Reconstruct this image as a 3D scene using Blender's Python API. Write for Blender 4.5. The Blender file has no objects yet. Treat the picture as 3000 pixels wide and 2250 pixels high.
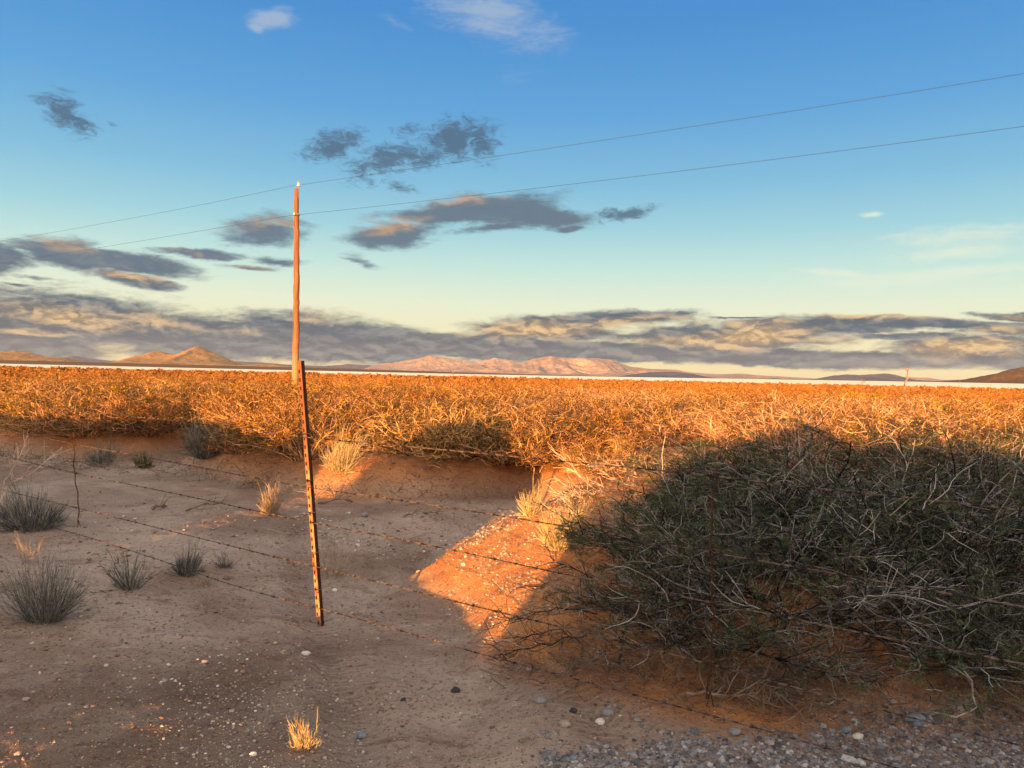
import bpy, bmesh, math, random
import numpy as np
from mathutils import Matrix, Vector

C = bpy.context.scene.collection
R = math.radians

# ------------------------------------------------------------------ camera
CAM_Z = 1.45
PITCH, ROLL = -0.61, 1.27          # degrees; the horizon drops to the right
FPX = 2250.0                       # focal length in pixels of the 3000 x 2250 photograph
cam_data = bpy.data.cameras.new('camera')
cam = bpy.data.objects.new('camera', cam_data)
C.objects.link(cam)
cam_data.sensor_width = 36.0
cam_data.lens = 27.0
cam_data.clip_start = 0.05
cam_data.clip_end = 120000.0
cam_mat = Matrix.Rotation(R(90 + PITCH), 4, 'X') @ Matrix.Rotation(R(ROLL), 4, 'Z')
cam_mat.translation = (0, 0, CAM_Z)
cam.matrix_world = cam_mat
bpy.context.scene.camera = cam
bpy.context.scene.render.resolution_x = 1024
bpy.context.scene.render.resolution_y = 768

vs = bpy.context.scene.view_settings
bpy.context.scene.display_settings.display_device = 'sRGB'
vs.view_transform = 'Standard'
vs.look = 'None'
vs.gamma = 1.0
EXPO = 1.5
vs.exposure = EXPO

# ------------------------------------------------------------------ sun and sky directions
SUN_EL = 3.0                       # degrees above the horizon
ANTI_AZ = 21.8                     # shadows run this far to the right of straight ahead
TE = math.tan(R(SUN_EL))
sdir = np.array([math.sin(R(ANTI_AZ)), math.cos(R(ANTI_AZ))])      # ground direction the light travels
udir = np.array([math.cos(R(ANTI_AZ)), -math.sin(R(ANTI_AZ))])

sun_data = bpy.data.lights.new('sun', 'SUN')
sun_data.energy = 5.0
sun_data.angle = R(0.5)
sun_data.color = (1.0, 0.46, 0.12)
sun = bpy.data.objects.new('sun', sun_data)
C.objects.link(sun)
travel = Vector((sdir[0] * math.cos(R(SUN_EL)), sdir[1] * math.cos(R(SUN_EL)), -math.sin(R(SUN_EL))))
sun.rotation_euler = travel.to_track_quat('-Z', 'Y').to_euler()
sun.location = (-8, -20, 12)


def lin(r, g, b):
    f = lambda c: (c / 255.0) / 12.92 if c / 255.0 <= 0.04045 else ((c / 255.0 + 0.055) / 1.055) ** 2.4
    return (f(r), f(g), f(b), 1.0)


def ray(px, py):
    """photo pixel (3000 x 2250) -> unit world direction"""
    v = Vector(((px - 1500.0) / FPX, -(py - 1125.0) / FPX, -1.0))
    v = cam_mat.to_3x3() @ v
    return v.normalized()


def atdepth(px, py, y):
    d = ray(px, py)
    t = y / d.y
    return Vector((d.x * t, y, CAM_Z + d.z * t))


def onground(px, py, z=0.0):
    d = ray(px, py)
    t = (z - CAM_Z) / d.z
    return Vector((d.x * t, d.y * t, z))


# ---- node helper
class NT:
    def __init__(self, tree):
        self.t = tree
        self.n = tree.nodes
        self.l = tree.links

    def new(self, typ, **kw):
        nd = self.n.new(typ)
        for k, v in kw.items():
            setattr(nd, k, v)
        return nd

    def put(self, sock, v):
        if isinstance(v, bpy.types.NodeSocket):
            self.l.new(v, sock)
        elif v is not None:
            sock.default_value = v

    def math(self, op, a, b=None, c=None, clamp=False):
        nd = self.new('ShaderNodeMath', operation=op, use_clamp=clamp)
        self.put(nd.inputs[0], a)
        if b is not None: self.put(nd.inputs[1], b)
        if c is not None: self.put(nd.inputs[2], c)
        return nd.outputs[0]

    def vmath(self, op, a, b=None):
        nd = self.new('ShaderNodeVectorMath', operation=op)
        self.put(nd.inputs[0], a)
        if b is not None: self.put(nd.inputs[1], b)
        return nd.outputs[0]

    def mix(self, f, a, b, mode='MIX'):
        nd = self.new('ShaderNodeMix', data_type='RGBA', blend_type=mode)
        self.put(nd.inputs['Factor'], f)
        self.put(nd.inputs[6], a)
        self.put(nd.inputs[7], b)
        return nd.outputs[2]

    def rng(self, v, a, b, c=0.0, d=1.0, smooth=True):
        nd = self.new('ShaderNodeMapRange', interpolation_type='SMOOTHSTEP' if smooth else 'LINEAR')
        self.put(nd.inputs[0], v)
        for i, q in enumerate((a, b, c, d)): nd.inputs[i + 1].default_value = q
        return nd.outputs[0]

    def noise(self, vec, scale, detail=4.0, rough=0.5, dist=0.0, out=0):
        nd = self.new('ShaderNodeTexNoise')
        self.put(nd.inputs['Vector'], vec)
        nd.inputs['Scale'].default_value = scale
        nd.inputs['Detail'].default_value = detail
        nd.inputs['Roughness'].default_value = rough
        nd.inputs['Distortion'].default_value = dist
        return nd.outputs[out]

    def mapping(self, vec, loc=(0, 0, 0), rot=(0, 0, 0), scale=(1, 1, 1), typ='POINT'):
        nd = self.new('ShaderNodeMapping', vector_type=typ)
        self.put(nd.inputs['Vector'], vec)
        nd.inputs['Location'].default_value = loc
        nd.inputs['Rotation'].default_value = rot
        nd.inputs['Scale'].default_value = scale
        return nd.outputs[0]

    def ramp(self, v, stops):
        nd = self.new('ShaderNodeValToRGB')
        self.put(nd.inputs[0], v)
        e = nd.color_ramp.elements
        while len(e) < len(stops): e.new(0.5)
        for el, (p, c) in zip(e, stops):
            el.position = p
            el.color = c
        return nd.outputs[0]


# ------------------------------------------------------------------ world: sky with clouds, laid out by compass direction
world = bpy.data.worlds.new('World')
bpy.context.scene.world = world
world.use_nodes = True
W = NT(world.node_tree)
W.n.clear()
w_out = W.new('ShaderNodeOutputWorld')
w_bg = W.new('ShaderNodeBackground')
W.l.new(w_bg.outputs[0], w_out.inputs[0])
nish = W.new('ShaderNodeTexSky', sky_type='NISHITA', sun_disc=False)
nish.sun_elevation = R(SUN_EL)
nish.sun_rotation = R(180 + ANTI_AZ)
nish.air_density = 1.3
nish.dust_density = 1.0
nish.ozone_density = 2.5
SKYK = 0.08
tc = W.new('ShaderNodeTexCoord').outputs['Generated']
sep = W.new('ShaderNodeSeparateXYZ')
W.l.new(tc, sep.inputs[0])
DX, DY, DZ = sep.outputs
az = W.math('ARCTAN2', DX, DY)
el = W.math('ARCSINE', DZ)


def elpix(y2212):           # elevation of a row of the 2212-wide view at mid width
    return math.atan((812 - y2212) * 1.356 / 2250)


def K(r, g, b, k=1.0):
    c = lin(r, g, b)
    k = k / 2 ** EXPO
    return (c[0] * k, c[1] * k, c[2] * k, 1)


ELMAX = R(35)
sky_stops = [(0.0, K(242, 218, 165)), (elpix(790) / ELMAX, K(243, 224, 172)), (elpix(720) / ELMAX, K(240, 236, 196)),
             (elpix(660) / ELMAX, K(230, 239, 212)), (elpix(590) / ELMAX, K(200, 232, 222)),
             (elpix(500) / ELMAX, K(160, 212, 224)), (elpix(400) / ELMAX, K(128, 190, 222)),
             (elpix(250) / ELMAX, K(95, 165, 219)), (elpix(60) / ELMAX, K(74, 145, 210)), (1.0, K(58, 128, 200))]
grad = W.ramp(W.math('DIVIDE', el, ELMAX, clamp=True), sky_stops)
front = W.rng(DY, -0.25, 0.35)
nis = W.mix(1.0, nish.outputs[0], (SKYK, SKYK, SKYK, 1), 'MULTIPLY')
back = W.ramp(W.math('DIVIDE', el, R(90), clamp=True), [(0.0, (0.62, 0.44, 0.30, 1)), (0.15, (0.48, 0.40, 0.33, 1)), (0.45, (0.27, 0.26, 0.26, 1)), (1.0, (0.2, 0.2, 0.21, 1))])
nis = W.mix(1.0, nis, back, 'ADD')
W_sky = W.mix(front, nis, grad)
W_sky = W.mix(W.rng(el, R(33), R(55), 0, 0.85), W_sky, (0.295, 0.27, 0.255, 1))     # grey canopy added above the view to neutralise the blue fill light

# cloud lay-out: ellipses by pixel of the 2212-wide view -> azimuth / elevation
comb = W.new('ShaderNodeCombineXYZ')
W.l.new(az, comb.inputs[0]); W.l.new(el, comb.inputs[1])
P0 = comb.outputs[0]
wn = W.noise(W.mapping(P0, scale=(7, 22, 1)), 1.0, 5, 0.6, 0.0, out=1)
wn = W.vmath('SUBTRACT', wn, (0.5, 0.5, 0.5))
wn = W.mapping(wn, scale=(0.05, 0.018, 0.0))
P1 = W.vmath('ADD', P0, wn)
wn2 = W.noise(W.mapping(P0, scale=(30, 75, 1)), 1.0, 6, 0.6, 0.0, out=1)
wn2 = W.vmath('SUBTRACT', wn2, (0.5, 0.5, 0.5))
wn2 = W.mapping(wn2, scale=(0.02, 0.009, 0.0))
P1 = W.vmath('ADD', P1, wn2)


def azel(x, y):
    d = ray(x * 1.3562, y * 1.3562)
    return math.atan2(d.x, d.y), math.asin(d.z)


def blobs(lst):
    acc = None
    for (cx, cy, rx, ry, rot, k) in lst:
        a, e = azel(cx, cy)
        a2, e2 = azel(cx + rx, cy)
        a3, e3 = azel(cx, cy - ry)
        ra = abs(a2 - a); re = abs(e3 - e)
        m = W.mapping(P1, loc=(a, e, 0), rot=(0, 0, R(rot - ROLL)), scale=(ra * 1.35, re * 1.35, 1), typ='TEXTURE')
        g = W.new('ShaderNodeTexGradient', gradient_type='SPHERICAL')
        W.l.new(m, g.inputs[0])
        v = W.math('MULTIPLY', g.outputs[1], k)
        acc = v if acc is None else W.math('SMOOTH_MAX', acc, v, 0.12)
    return acc


grey = [(150, 690, 330, 75, 0, 1), (480, 730, 420, 52, 0, 1.1), (700, 740, 330, 48, 0, 1.3), (620, 705, 200, 45, 5, 0.8),
        (1020, 750, 420, 30, 0, 1.3), (-20, 720, 300, 75, 0, 1.2), (1500, 765, 640, 20, 0, 1.6), (1180, 712, 190, 34, 3, 1.1),
        (1280, 692, 260, 22, 5, 1), (1560, 728, 300, 34, 2, 1.2), (1730, 705, 300, 24, 1, 1.0), (1930, 698, 300, 15, -2, 1.25), (1960, 728, 200, 9, 2, 0.9),
        (2100, 755, 230, 34, 3, 1.2), (2200, 775, 280, 22, 0, 1.3), (2220, 684, 160, 9, -2, 1), (2190, 712, 160, 18, 3, 1),
        (130, 545, 130, 38, -4, 1.0), (270, 565, 190, 22, -3, 1.1), (-10, 560, 80, 45, 0, 1.1), (290, 600, 115, 18, -5, 1),
        (570, 500, 120, 48, 8, 0.75), (430, 548, 120, 13, 4, 0.9), (600, 560, 80, 14, 0, 0.7), (540, 576, 70, 9, 0, 0.8),
        (850, 505, 110, 34, 8, 1.0), (1010, 455, 220, 32, 10, 1.0), (1120, 460, 170, 34, -4, 1.2), (1060, 495, 110, 12, 8, 0.7),
        (780, 560, 60, 14, -15, 0.5), (1230, 497, 50, 9, 5, 0.8), (80, 600, 60, 7, 0, 0.6), (40, 615, 45, 7, 0, 0.6),
        (1450, 676, 80, 8, 4, 0.8), (1600, 684, 90, 4, 0, 0.8)]
wispd = [(145, 250, 75, 50, -25, 1.0), (712, 315, 85, 34, 22, 1.15), (845, 345, 130, 46, 18, 1.0), (985, 300, 80, 48, 24, 1.25),
         (1045, 305, 50, 60, -30, 0.95), (1345, 460, 90, 20, 8, 1.0), (240, 266, 30, 7, 0, 0.6), (870, 405, 55, 18, -10, 0.6), (890, 285, 80, 24, 10, 0.6), (930, 340, 90, 30, 20, 0.8)]
pale = [(592, 45, 50, 30, 10, 1.1), (565, 65, 24, 14, 0, 1.0), (1060, 35, 190, 70, -12, 0.8), (845, 45, 50, 14, -15, 0.5),
        (1890, 463, 30, 7, 0, 1), (2060, 520, 260, 40, 4, 0.62), (1990, 600, 270, 24, 2, 0.85), (2160, 490, 110, 14, 0, 0.6),
        (1840, 615, 110, 20, -8, 0.9), (1100, 160, 120, 30, 0, 0.3), (2100, 585, 200, 16, 3, 1.0), (1800, 590, 110, 14, -4, 1.0), (2080, 545, 160, 18, 4, 0.8)]
litb = [(150, 685, 190, 30, -5, 1.1), (80, 715, 120, 14, 0, 0.9), (330, 690, 150, 24, -8, 0.8), (500, 715, 120, 12, 0, 0.55), (770, 672, 130, 20, 0, 1.2),
        (680, 690, 110, 14, 0, 0.7), (1150, 712, 180, 28, 3, 1.2), (1330, 700, 240, 24, 5, 0.85), (1480, 738, 180, 16, 2, 1.0), (1620, 728, 170, 30, 6, 1.4), (1800, 738, 110, 12, -3, 1),
        (1650, 700, 200, 16, 2, 0.8), (1900, 684, 250, 9, 0, 1.1), (2080, 752, 170, 22, 4, 1.4), (2160, 715, 150, 12, 2, 0.9), (2190, 770, 60, 8, 0, 1),
        (120, 520, 120, 24, -6, 0.9), (280, 592, 110, 12, -3, 1.1), (560, 480, 130, 26, 8, 0.75), (840, 485, 90, 24, 6, 1.25), (990, 432, 150, 18, 10, 0.9),
        (540, 573, 70, 8, 0, 0.9), (400, 545, 100, 8, 0, 0.7), (2200, 685, 100, 6, 0, 1)]
streak = W.noise(W.mapping(P0, rot=(0, 0, R(-6)), scale=(14, 60, 1)), 1.0, 11, 0.70, 0.5)
billow = W.noise(W.mapping(P0, scale=(42, 95, 1)), 1.0, 10, 0.70, 0.6)
nz = W.math('ADD', W.math('MULTIPLY', streak, 0.7), W.math('MULTIPLY', billow, 0.3))
nzc = W.math('SUBTRACT', nz, 0.5)
Pb1 = W.mapping(P1, scale=(24, 70, 1)); Pb2 = W.mapping(W.vmath('ADD', P1, (0.004, 0.0055, 0.0)), scale=(24, 70, 1))
emb = W.math('SUBTRACT', W.noise(Pb1, 1.0, 9, 0.62, 0.5), W.noise(Pb2, 1.0, 9, 0.62, 0.5))       # lit tops, shaded undersides
Bg = blobs(grey); Bw = blobs(wispd); Bp = blobs(pale)
cg = W.math('ADD', Bg, W.math('MULTIPLY', nzc, 1.45))
a_grey = W.math('MULTIPLY', W.rng(cg, 0.16, 0.60), W.rng(Bg, 0.06, 0.2))
cw = W.math('ADD', Bw, W.math('MULTIPLY', W.math('SUBTRACT', W.noise(W.mapping(P0, rot=(0, 0, R(25)), scale=(46, 105, 1)), 1.0, 11, 0.74, 0.9), 0.5), 2.6))
a_wisp = W.math('MULTIPLY', W.rng(cw, 0.24, 0.95, 0, 0.85), W.rng(Bw, 0.10, 0.28))
cp = W.math('ADD', Bp, W.math('MULTIPLY', nzc, 2.0))
a_pale = W.math('MULTIPLY', W.rng(cp, 0.10, 0.9, 0, 0.8), W.rng(Bp, 0.05, 0.25))
lt = W.math('ADD', W.math('ADD', blobs(litb), W.math('MULTIPLY', nzc, 1.1)), W.math('MULTIPLY', emb, 1.2))
a_lit = W.rng(lt, 0.16, 1.2)
slate = W.mix(W.rng(W.math('ADD', streak, W.math('MULTIPLY', emb, 1.4)), 0.35, 0.72), K(72, 98, 116), K(124, 136, 140))
slate = W.mix(W.rng(el, elpix(560), elpix(700), 1, 0), slate, K(100, 124, 142))
peach = W.mix(W.rng(W.math('ADD', billow, W.math('MULTIPLY', emb, 1.6)), 0.36, 0.66), K(176, 150, 120), K(236, 200, 146))
peach = W.mix(W.rng(el, elpix(560), elpix(690), 0.75, 0), peach, K(176, 150, 132))
ccol = W.mix(a_lit, slate, peach)
col = W.mix(a_pale, W_sky, W.mix(W.rng(el, elpix(480), elpix(300), 0, 1), K(226, 238, 218), K(166, 186, 210)))
col = W.mix(a_wisp, col, K(74, 100, 124))
col = W.mix(a_grey, col, ccol)
W.l.new(col, w_bg.inputs[0])
w_bg.inputs[1].default_value = 1.0
world.cycles.sampling_method = 'MANUAL'
world.cycles.sample_map_resolution = 512

# ------------------------------------------------------------------ numpy helpers
_rs = np.random.RandomState(7)
_LAT = _rs.rand(256, 256)


def vnoise(x, y):
    xi = np.floor(x).astype(int); yi = np.floor(y).astype(int)
    fx = x - xi; fy = y - yi
    fx = fx * fx * fx * (fx * (fx * 6 - 15) + 10); fy = fy * fy * fy * (fy * (fy * 6 - 15) + 10)
    a = _LAT[xi & 255, yi & 255]; b = _LAT[(xi + 1) & 255, yi & 255]
    c = _LAT[xi & 255, (yi + 1) & 255]; d = _LAT[(xi + 1) & 255, (yi + 1) & 255]
    return (a * (1 - fx) + b * fx) * (1 - fy) + (c * (1 - fx) + d * fx) * fy


def fbm(x, y, octv=4, gain=0.5, off=0.0):
    x = np.asarray(x, float); y = np.asarray(y, float)
    s = 0; a = 1; t = 0
    for i in range(octv):
        s = s + a * (vnoise(x + off + i * 17.3, y - off + i * 9.1) - 0.5)
        t += a; a *= gain; x = x * 2.03; y = y * 2.03
    return s / t * 2


def ridged(x, y, octv=5, off=0.0):
    s = 0; a = 1; t = 0
    for i in range(octv):
        n = 1 - np.abs(2 * vnoise(x + off + i * 13.7, y + i * 7.7) - 1)
        s = s + a * n; t += a; a *= 0.5; x = x * 2.1; y = y * 2.1
    return s / t


def sstep(a, b, v):
    t = np.clip((v - a) / (b - a), 0, 1)
    return t * t * (3 - 2 * t)


def np_mesh(name, verts, faces, smooth=False, mats=None, face_mat=None):
    """verts (N,3), faces (M,k) all of one size, or a list of such arrays"""
    me = bpy.data.meshes.new(name)
    if not isinstance(faces, (list, tuple)): faces = [faces]
    faces = [np.asarray(f, dtype=np.int32) for f in faces if len(f)]
    nl = sum(f.size for f in faces); nf = sum(len(f) for f in faces)
    me.vertices.add(len(verts)); me.loops.add(nl); me.polygons.add(nf)
    me.vertices.foreach_set('co', np.asarray(verts, dtype=np.float32).ravel())
    me.loops.foreach_set('vertex_index', np.concatenate([f.ravel() for f in faces]))
    tot = np.concatenate([np.full(len(f), f.shape[1], dtype=np.int32) for f in faces])
    st = np.concatenate([[0], np.cumsum(tot)[:-1]]).astype(np.int32)
    me.polygons.foreach_set('loop_start', st)
    me.polygons.foreach_set('loop_total', tot)
    if face_mat is not None:
        me.polygons.foreach_set('material_index', np.asarray(face_mat, dtype=np.int32))
    me.polygons.foreach_set('use_smooth', np.full(nf, smooth, dtype=bool))
    me.update(calc_edges=True)
    for m in (mats or []): me.materials.append(m)
    return me


def link(name, me, parent=None, loc=None):
    o = bpy.data.objects.new(name, me)
    C.objects.link(o)
    if parent is not None: o.parent = parent
    if loc is not None: o.location = loc
    return o


def tag(o, label=None, cat=None, group=None, kind=None):
    if label: o['label'] = label
    if cat: o['category'] = cat
    if group: o['group'] = group
    if kind: o['kind'] = kind
    return o


def attr(me, name, vals):
    a = me.attributes.new(name, 'FLOAT', 'POINT')
    a.data.foreach_set('value', np.asarray(vals, dtype=np.float32))


def grid_faces(nx, ny, wrap=False):
    """vertices laid out [i*ny + j]"""
    i, j = np.meshgrid(np.arange(nx - 1), np.arange(ny - 1), indexing='ij')
    a = (i * ny + j).ravel(); b = ((i + 1) * ny + j).ravel()
    return np.stack([a, b, b + 1, a + 1], 1)


def tubes(P, rad, sides=3):
    """P (N,S,3) polylines with radii (N,S) -> verts, quads"""
    N, S, _ = P.shape
    T = np.zeros_like(P)
    T[:, 1:-1] = P[:, 2:] - P[:, :-2]
    T[:, 0] = P[:, 1] - P[:, 0]; T[:, -1] = P[:, -1] - P[:, -2]
    T /= np.linalg.norm(T, axis=2, keepdims=True) + 1e-9
    m = (P[:, -1] - P[:, 0]); m /= np.linalg.norm(m, axis=1, keepdims=True) + 1e-9
    ref = np.where(np.abs(m[:, 2:3]) > 0.8, np.array([[1.0, 0, 0]]), np.array([[0, 0, 1.0]]))
    n1 = np.cross(T, ref[:, None, :]); n1 /= np.linalg.norm(n1, axis=2, keepdims=True) + 1e-9
    n2 = np.cross(T, n1)
    ang = np.arange(sides) * 2 * math.pi / sides
    V = P[:, :, None, :] + rad[:, :, None, None] * (np.cos(ang)[None, None, :, None] * n1[:, :, None, :] + np.sin(ang)[None, None, :, None] * n2[:, :, None, :])
    V = V.reshape(-1, 3)
    base = (np.arange(N) * S * sides)[:, None, None]
    k = (np.arange(S - 1) * sides)[None, :, None]
    c = np.arange(sides)[None, None, :]; c2 = (c + 1) % sides
    a = base + k + c; b = base + k + c2
    F = np.stack([a, b, b + sides, a + sides], -1).reshape(-1, 4)
    return V, F


def join(parts):
    vs_, fs_, off = [], [], 0
    for v, f in parts:
        vs_.append(v); fs_.append(f + off); off += len(v)
    return np.concatenate(vs_), np.concatenate(fs_)


# ------------------------------------------------------------------ materials
def material(name, rough=0.9):
    m = bpy.data.materials.new(name)
    m.use_nodes = True
    t = NT(m.node_tree)
    b = m.node_tree.nodes['Principled BSDF']
    b.inputs['Roughness'].default_value = rough
    b.inputs['Specular IOR Level'].default_value = 0.15
    return m, t, b


def varied(name, c1, c2, scale=3.0, rough=0.85, detail=4, obj_var=0.0, spec=0.1, bump=0.0, c3=None, island=0.0, ipow=1.6):
    m, t, b = material(name, rough)
    b.inputs['Specular IOR Level'].default_value = spec
    geo = t.new('ShaderNodeTexCoord').outputs['Object']
    n = t.noise(geo, scale, detail, 0.6)
    c = t.mix(t.rng(n, 0.35, 0.65), c1 + (1,), c2 + (1,))
    if c3 is not None:
        c = t.mix(t.rng(t.noise(geo, scale * 0.31, 3, 0.5), 0.5, 0.66), c, c3 + (1,))
    if island:
        ri = t.new('ShaderNodeNewGeometry').outputs['Random Per Island']
        pw = t.math('POWER', ri, ipow)
        c = t.mix(1.0, c, t.mix(pw, (1 - island,) * 3 + (1,), (1 + island * (1 if ipow < 2 else 1.6),) * 3 + (1,)), 'MULTIPLY')
    if obj_var:
        oi = t.new('ShaderNodeObjectInfo').outputs['Random']
        hv = t.new('ShaderNodeHueSaturation')
        t.put(hv.inputs['Hue'], t.math('ADD', 0.5 - obj_var * 0.04, t.math('MULTIPLY', oi, obj_var * 0.08)))
        t.put(hv.inputs['Value'], t.math('ADD', 1 - obj_var * 0.5, t.math('MULTIPLY', oi, obj_var)))
        t.put(hv.inputs['Color'], c)
        c = hv.outputs[0]
    t.put(b.inputs['Base Color'], c)
    if bump:
        bp = t.new('ShaderNodeBump')
        bp.inputs['Strength'].default_value = bump
        bp.inputs['Distance'].default_value = 0.01
        t.put(bp.inputs['Height'], n)
        t.put(b.inputs['Normal'], bp.outputs[0])
    return m


M = {}
M['bark'] = varied('mesquite_bark', (0.34, 0.175, 0.07), (0.54, 0.31, 0.15), 9, obj_var=0.35, island=0.88, ipow=2.3)
M['bark_warm'] = varied('warm_twig_bark', (0.42, 0.22, 0.11), (0.60, 0.37, 0.22), 9, obj_var=0.2, island=0.8, ipow=2.2)
M['bark_pale'] = varied('pale_thorny_bark', (0.52, 0.36, 0.27), (0.72, 0.55, 0.45), 9, island=0.3)
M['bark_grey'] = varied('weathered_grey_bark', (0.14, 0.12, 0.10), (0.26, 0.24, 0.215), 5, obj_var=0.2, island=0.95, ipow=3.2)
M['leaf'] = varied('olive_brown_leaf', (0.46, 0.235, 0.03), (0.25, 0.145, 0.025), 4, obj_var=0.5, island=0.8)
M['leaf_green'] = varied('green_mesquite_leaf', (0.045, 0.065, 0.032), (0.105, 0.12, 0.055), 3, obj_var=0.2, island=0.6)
M['grass_grey'] = varied('grey_green_stem', (0.12, 0.125, 0.105), (0.24, 0.235, 0.20), 14, island=0.7)
M['grass_dry'] = varied('dry_straw', (0.46, 0.36, 0.19), (0.60, 0.48, 0.27), 8, island=0.45)
M['grass_dull'] = varied('dull_dry_stem', (0.28, 0.20, 0.13), (0.42, 0.32, 0.22), 8, island=0.4)
M['leaf_low'] = varied('low_green_leaf', (0.07, 0.085, 0.03), (0.13, 0.13, 0.05), 8)
M['stick'] = varied('dead_wood', (0.16, 0.10, 0.07), (0.30, 0.22, 0.16), 12)
M['far_leaf'] = varied('far_brush_leaf', (0.42, 0.19, 0.05), (0.30, 0.15, 0.04), 0.25, c3=(0.22, 0.10, 0.03))

# ground: reddish sand and grey-brown silt, with fine grains
gm, t, b = material('desert_ground', 0.95)
pos = t.new('ShaderNodeNewGeometry').outputs['Position']
red = t.new('ShaderNodeAttribute', attribute_name='red').outputs['Fac']
playa = t.new('ShaderNodeAttribute', attribute_name='playa').outputs['Fac']
farb = t.new('ShaderNodeAttribute', attribute_name='far').outputs['Fac']
n_big = t.noise(pos, 0.55, 5, 0.6, 0.6)
n_mid = t.noise(t.mapping(pos, scale=(1, 1.6, 1)), 3.2, 6, 0.65, 0.8)
n_fine = t.noise(pos, 38, 4, 0.7)
n_grit = t.noise(pos, 120, 2, 0.7)
silt = t.mix(t.rng(n_big, 0.38, 0.62), (0.31, 0.205, 0.14, 1), (0.50, 0.37, 0.27, 1))
silt = t.mix(t.rng(n_mid, 0.52, 0.7, 0, 0.7), silt, (0.20, 0.105, 0.06, 1))
silt = t.mix(t.rng(n_mid, 0.28, 0.44, 0.6, 0), silt, (0.55, 0.44, 0.33, 1))
sand = t.mix(t.rng(n_mid, 0.35, 0.65), (0.44, 0.165, 0.05, 1), (0.60, 0.255, 0.085, 1))
base = t.mix(red, silt, sand)
base = t.mix(t.rng(n_fine, 0.52, 0.66, 0, 0.75), base, (0.14, 0.08, 0.05, 1))
base = t.mix(t.rng(n_grit, 0.58, 0.68, 0, 0.6), base, (0.62, 0.52, 0.42, 1))
farc = t.mix(t.rng(t.noise(pos, 0.006, 4, 0.6), 0.4, 0.62), (0.24, 0.125, 0.05, 1), (0.17, 0.105, 0.045, 1))
base = t.mix(t.math('MULTIPLY', t.new('ShaderNodeAttribute', attribute_name='damp').outputs['Fac'], 0.8), base, t.mix(1.0, base, (0.52, 0.48, 0.44, 1), 'MULTIPLY'))
wv_ = t.new('ShaderNodeTexWave', wave_type='BANDS', bands_direction='Y')
t.put(wv_.inputs['Vector'], t.mapping(pos, rot=(0, 0, R(-14))))
wv_.inputs['Scale'].default_value = 5.5; wv_.inputs['Distortion'].default_value = 7.0; wv_.inputs['Detail'].default_value = 4.0; wv_.inputs['Detail Scale'].default_value = 3.0
trk_ = t.new('ShaderNodeAttribute', attribute_name='track').outputs['Fac']
base = t.mix(t.math('MULTIPLY', trk_, t.rng(wv_.outputs['Fac'], 0.2, 0.8, 0.25, 0.85)), base, t.mix(1.0, base, (0.62, 0.56, 0.52, 1), 'MULTIPLY'))
base = t.mix(farb, base, farc)
base = t.mix(playa, base, t.mix(t.rng(t.noise(pos, 0.004, 4, 0.6), 0.4, 0.6), (0.90, 0.86, 0.66, 1), (0.84, 0.76, 0.54, 1)))
t.put(b.inputs['Base Color'], base)
bp1 = t.new('ShaderNodeBump'); bp1.inputs['Strength'].default_value = 0.9; bp1.inputs['Distance'].default_value = 0.02
t.put(bp1.inputs['Height'], t.math('ADD', n_fine, t.math('MULTIPLY', n_grit, 0.4)))
bp2 = t.new('ShaderNodeBump'); bp2.inputs['Strength'].default_value = 0.22; bp2.inputs['Distance'].default_value = 0.05
t.put(bp2.inputs['Height'], n_mid)
t.put(bp2.inputs['Normal'], bp1.outputs[0])
t.put(b.inputs['Normal'], bp2.outputs[0])
M['ground'] = gm


def stone_mat(name, cols, scale=60.0):
    m, t, b = material(name, 0.85)
    pos = t.new('ShaderNodeNewGeometry')
    rnd = pos.outputs['Random Per Island']
    c = t.ramp(rnd, [(i / (len(cols) - 1), q + (1,)) for i, q in enumerate(cols)])
    n = t.noise(pos.outputs['Position'], scale, 4, 0.6)
    c = t.mix(t.rng(n, 0.35, 0.7, 0, 0.45), c, (0.16, 0.12, 0.10, 1))
    t.put(b.inputs['Base Color'], c)
    return m


M['gravel'] = stone_mat('grey_gravel', [(0.055, 0.06, 0.065), (0.24, 0.23, 0.225), (0.10, 0.10, 0.105), (0.44, 0.41, 0.38), (0.08, 0.075, 0.075), (0.33, 0.24, 0.20), (0.22, 0.23, 0.26), (0.62, 0.58, 0.54)])
M['pebble'] = stone_mat('pale_pebbles', [(0.55, 0.44, 0.34), (0.28, 0.18, 0.13), (0.78, 0.70, 0.60), (0.38, 0.26, 0.19), (0.22, 0.18, 0.16), (0.60, 0.45, 0.34)])
M['crumb'] = stone_mat('soil_crumbs', [(0.20, 0.12, 0.08), (0.34, 0.21, 0.14), (0.14, 0.08, 0.055), (0.40, 0.28, 0.20)])

# ------------------------------------------------------------------ terrain
BANK = np.array([(-30, 16.5), (-14, 14.0), (-8.5, 12.5), (-6.7, 11.8), (-5.75, 12.6), (-5.3, 13.6), (-4.95, 12.6), (-4.9, 11.2), (-3.5, 9.7), (-2.4, 8.9),
                 (-1.8, 8.75), (-0.8, 9.0), (0.2, 9.3), (0.45, 8.6), (0.36, 8.1), (0.02, 7.7), (-0.35, 6.9), (-0.57, 6.1), (-0.34, 5.4), (-0.085, 4.77),
                 (0.0, 4.2), (0.33, 3.72), (0.74, 3.42), (1.3, 3.22), (2.1, 3.15), (4, 3.3), (9, 3.6), (30, 4.5), (30, 60), (-30, 60)], float)


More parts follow.
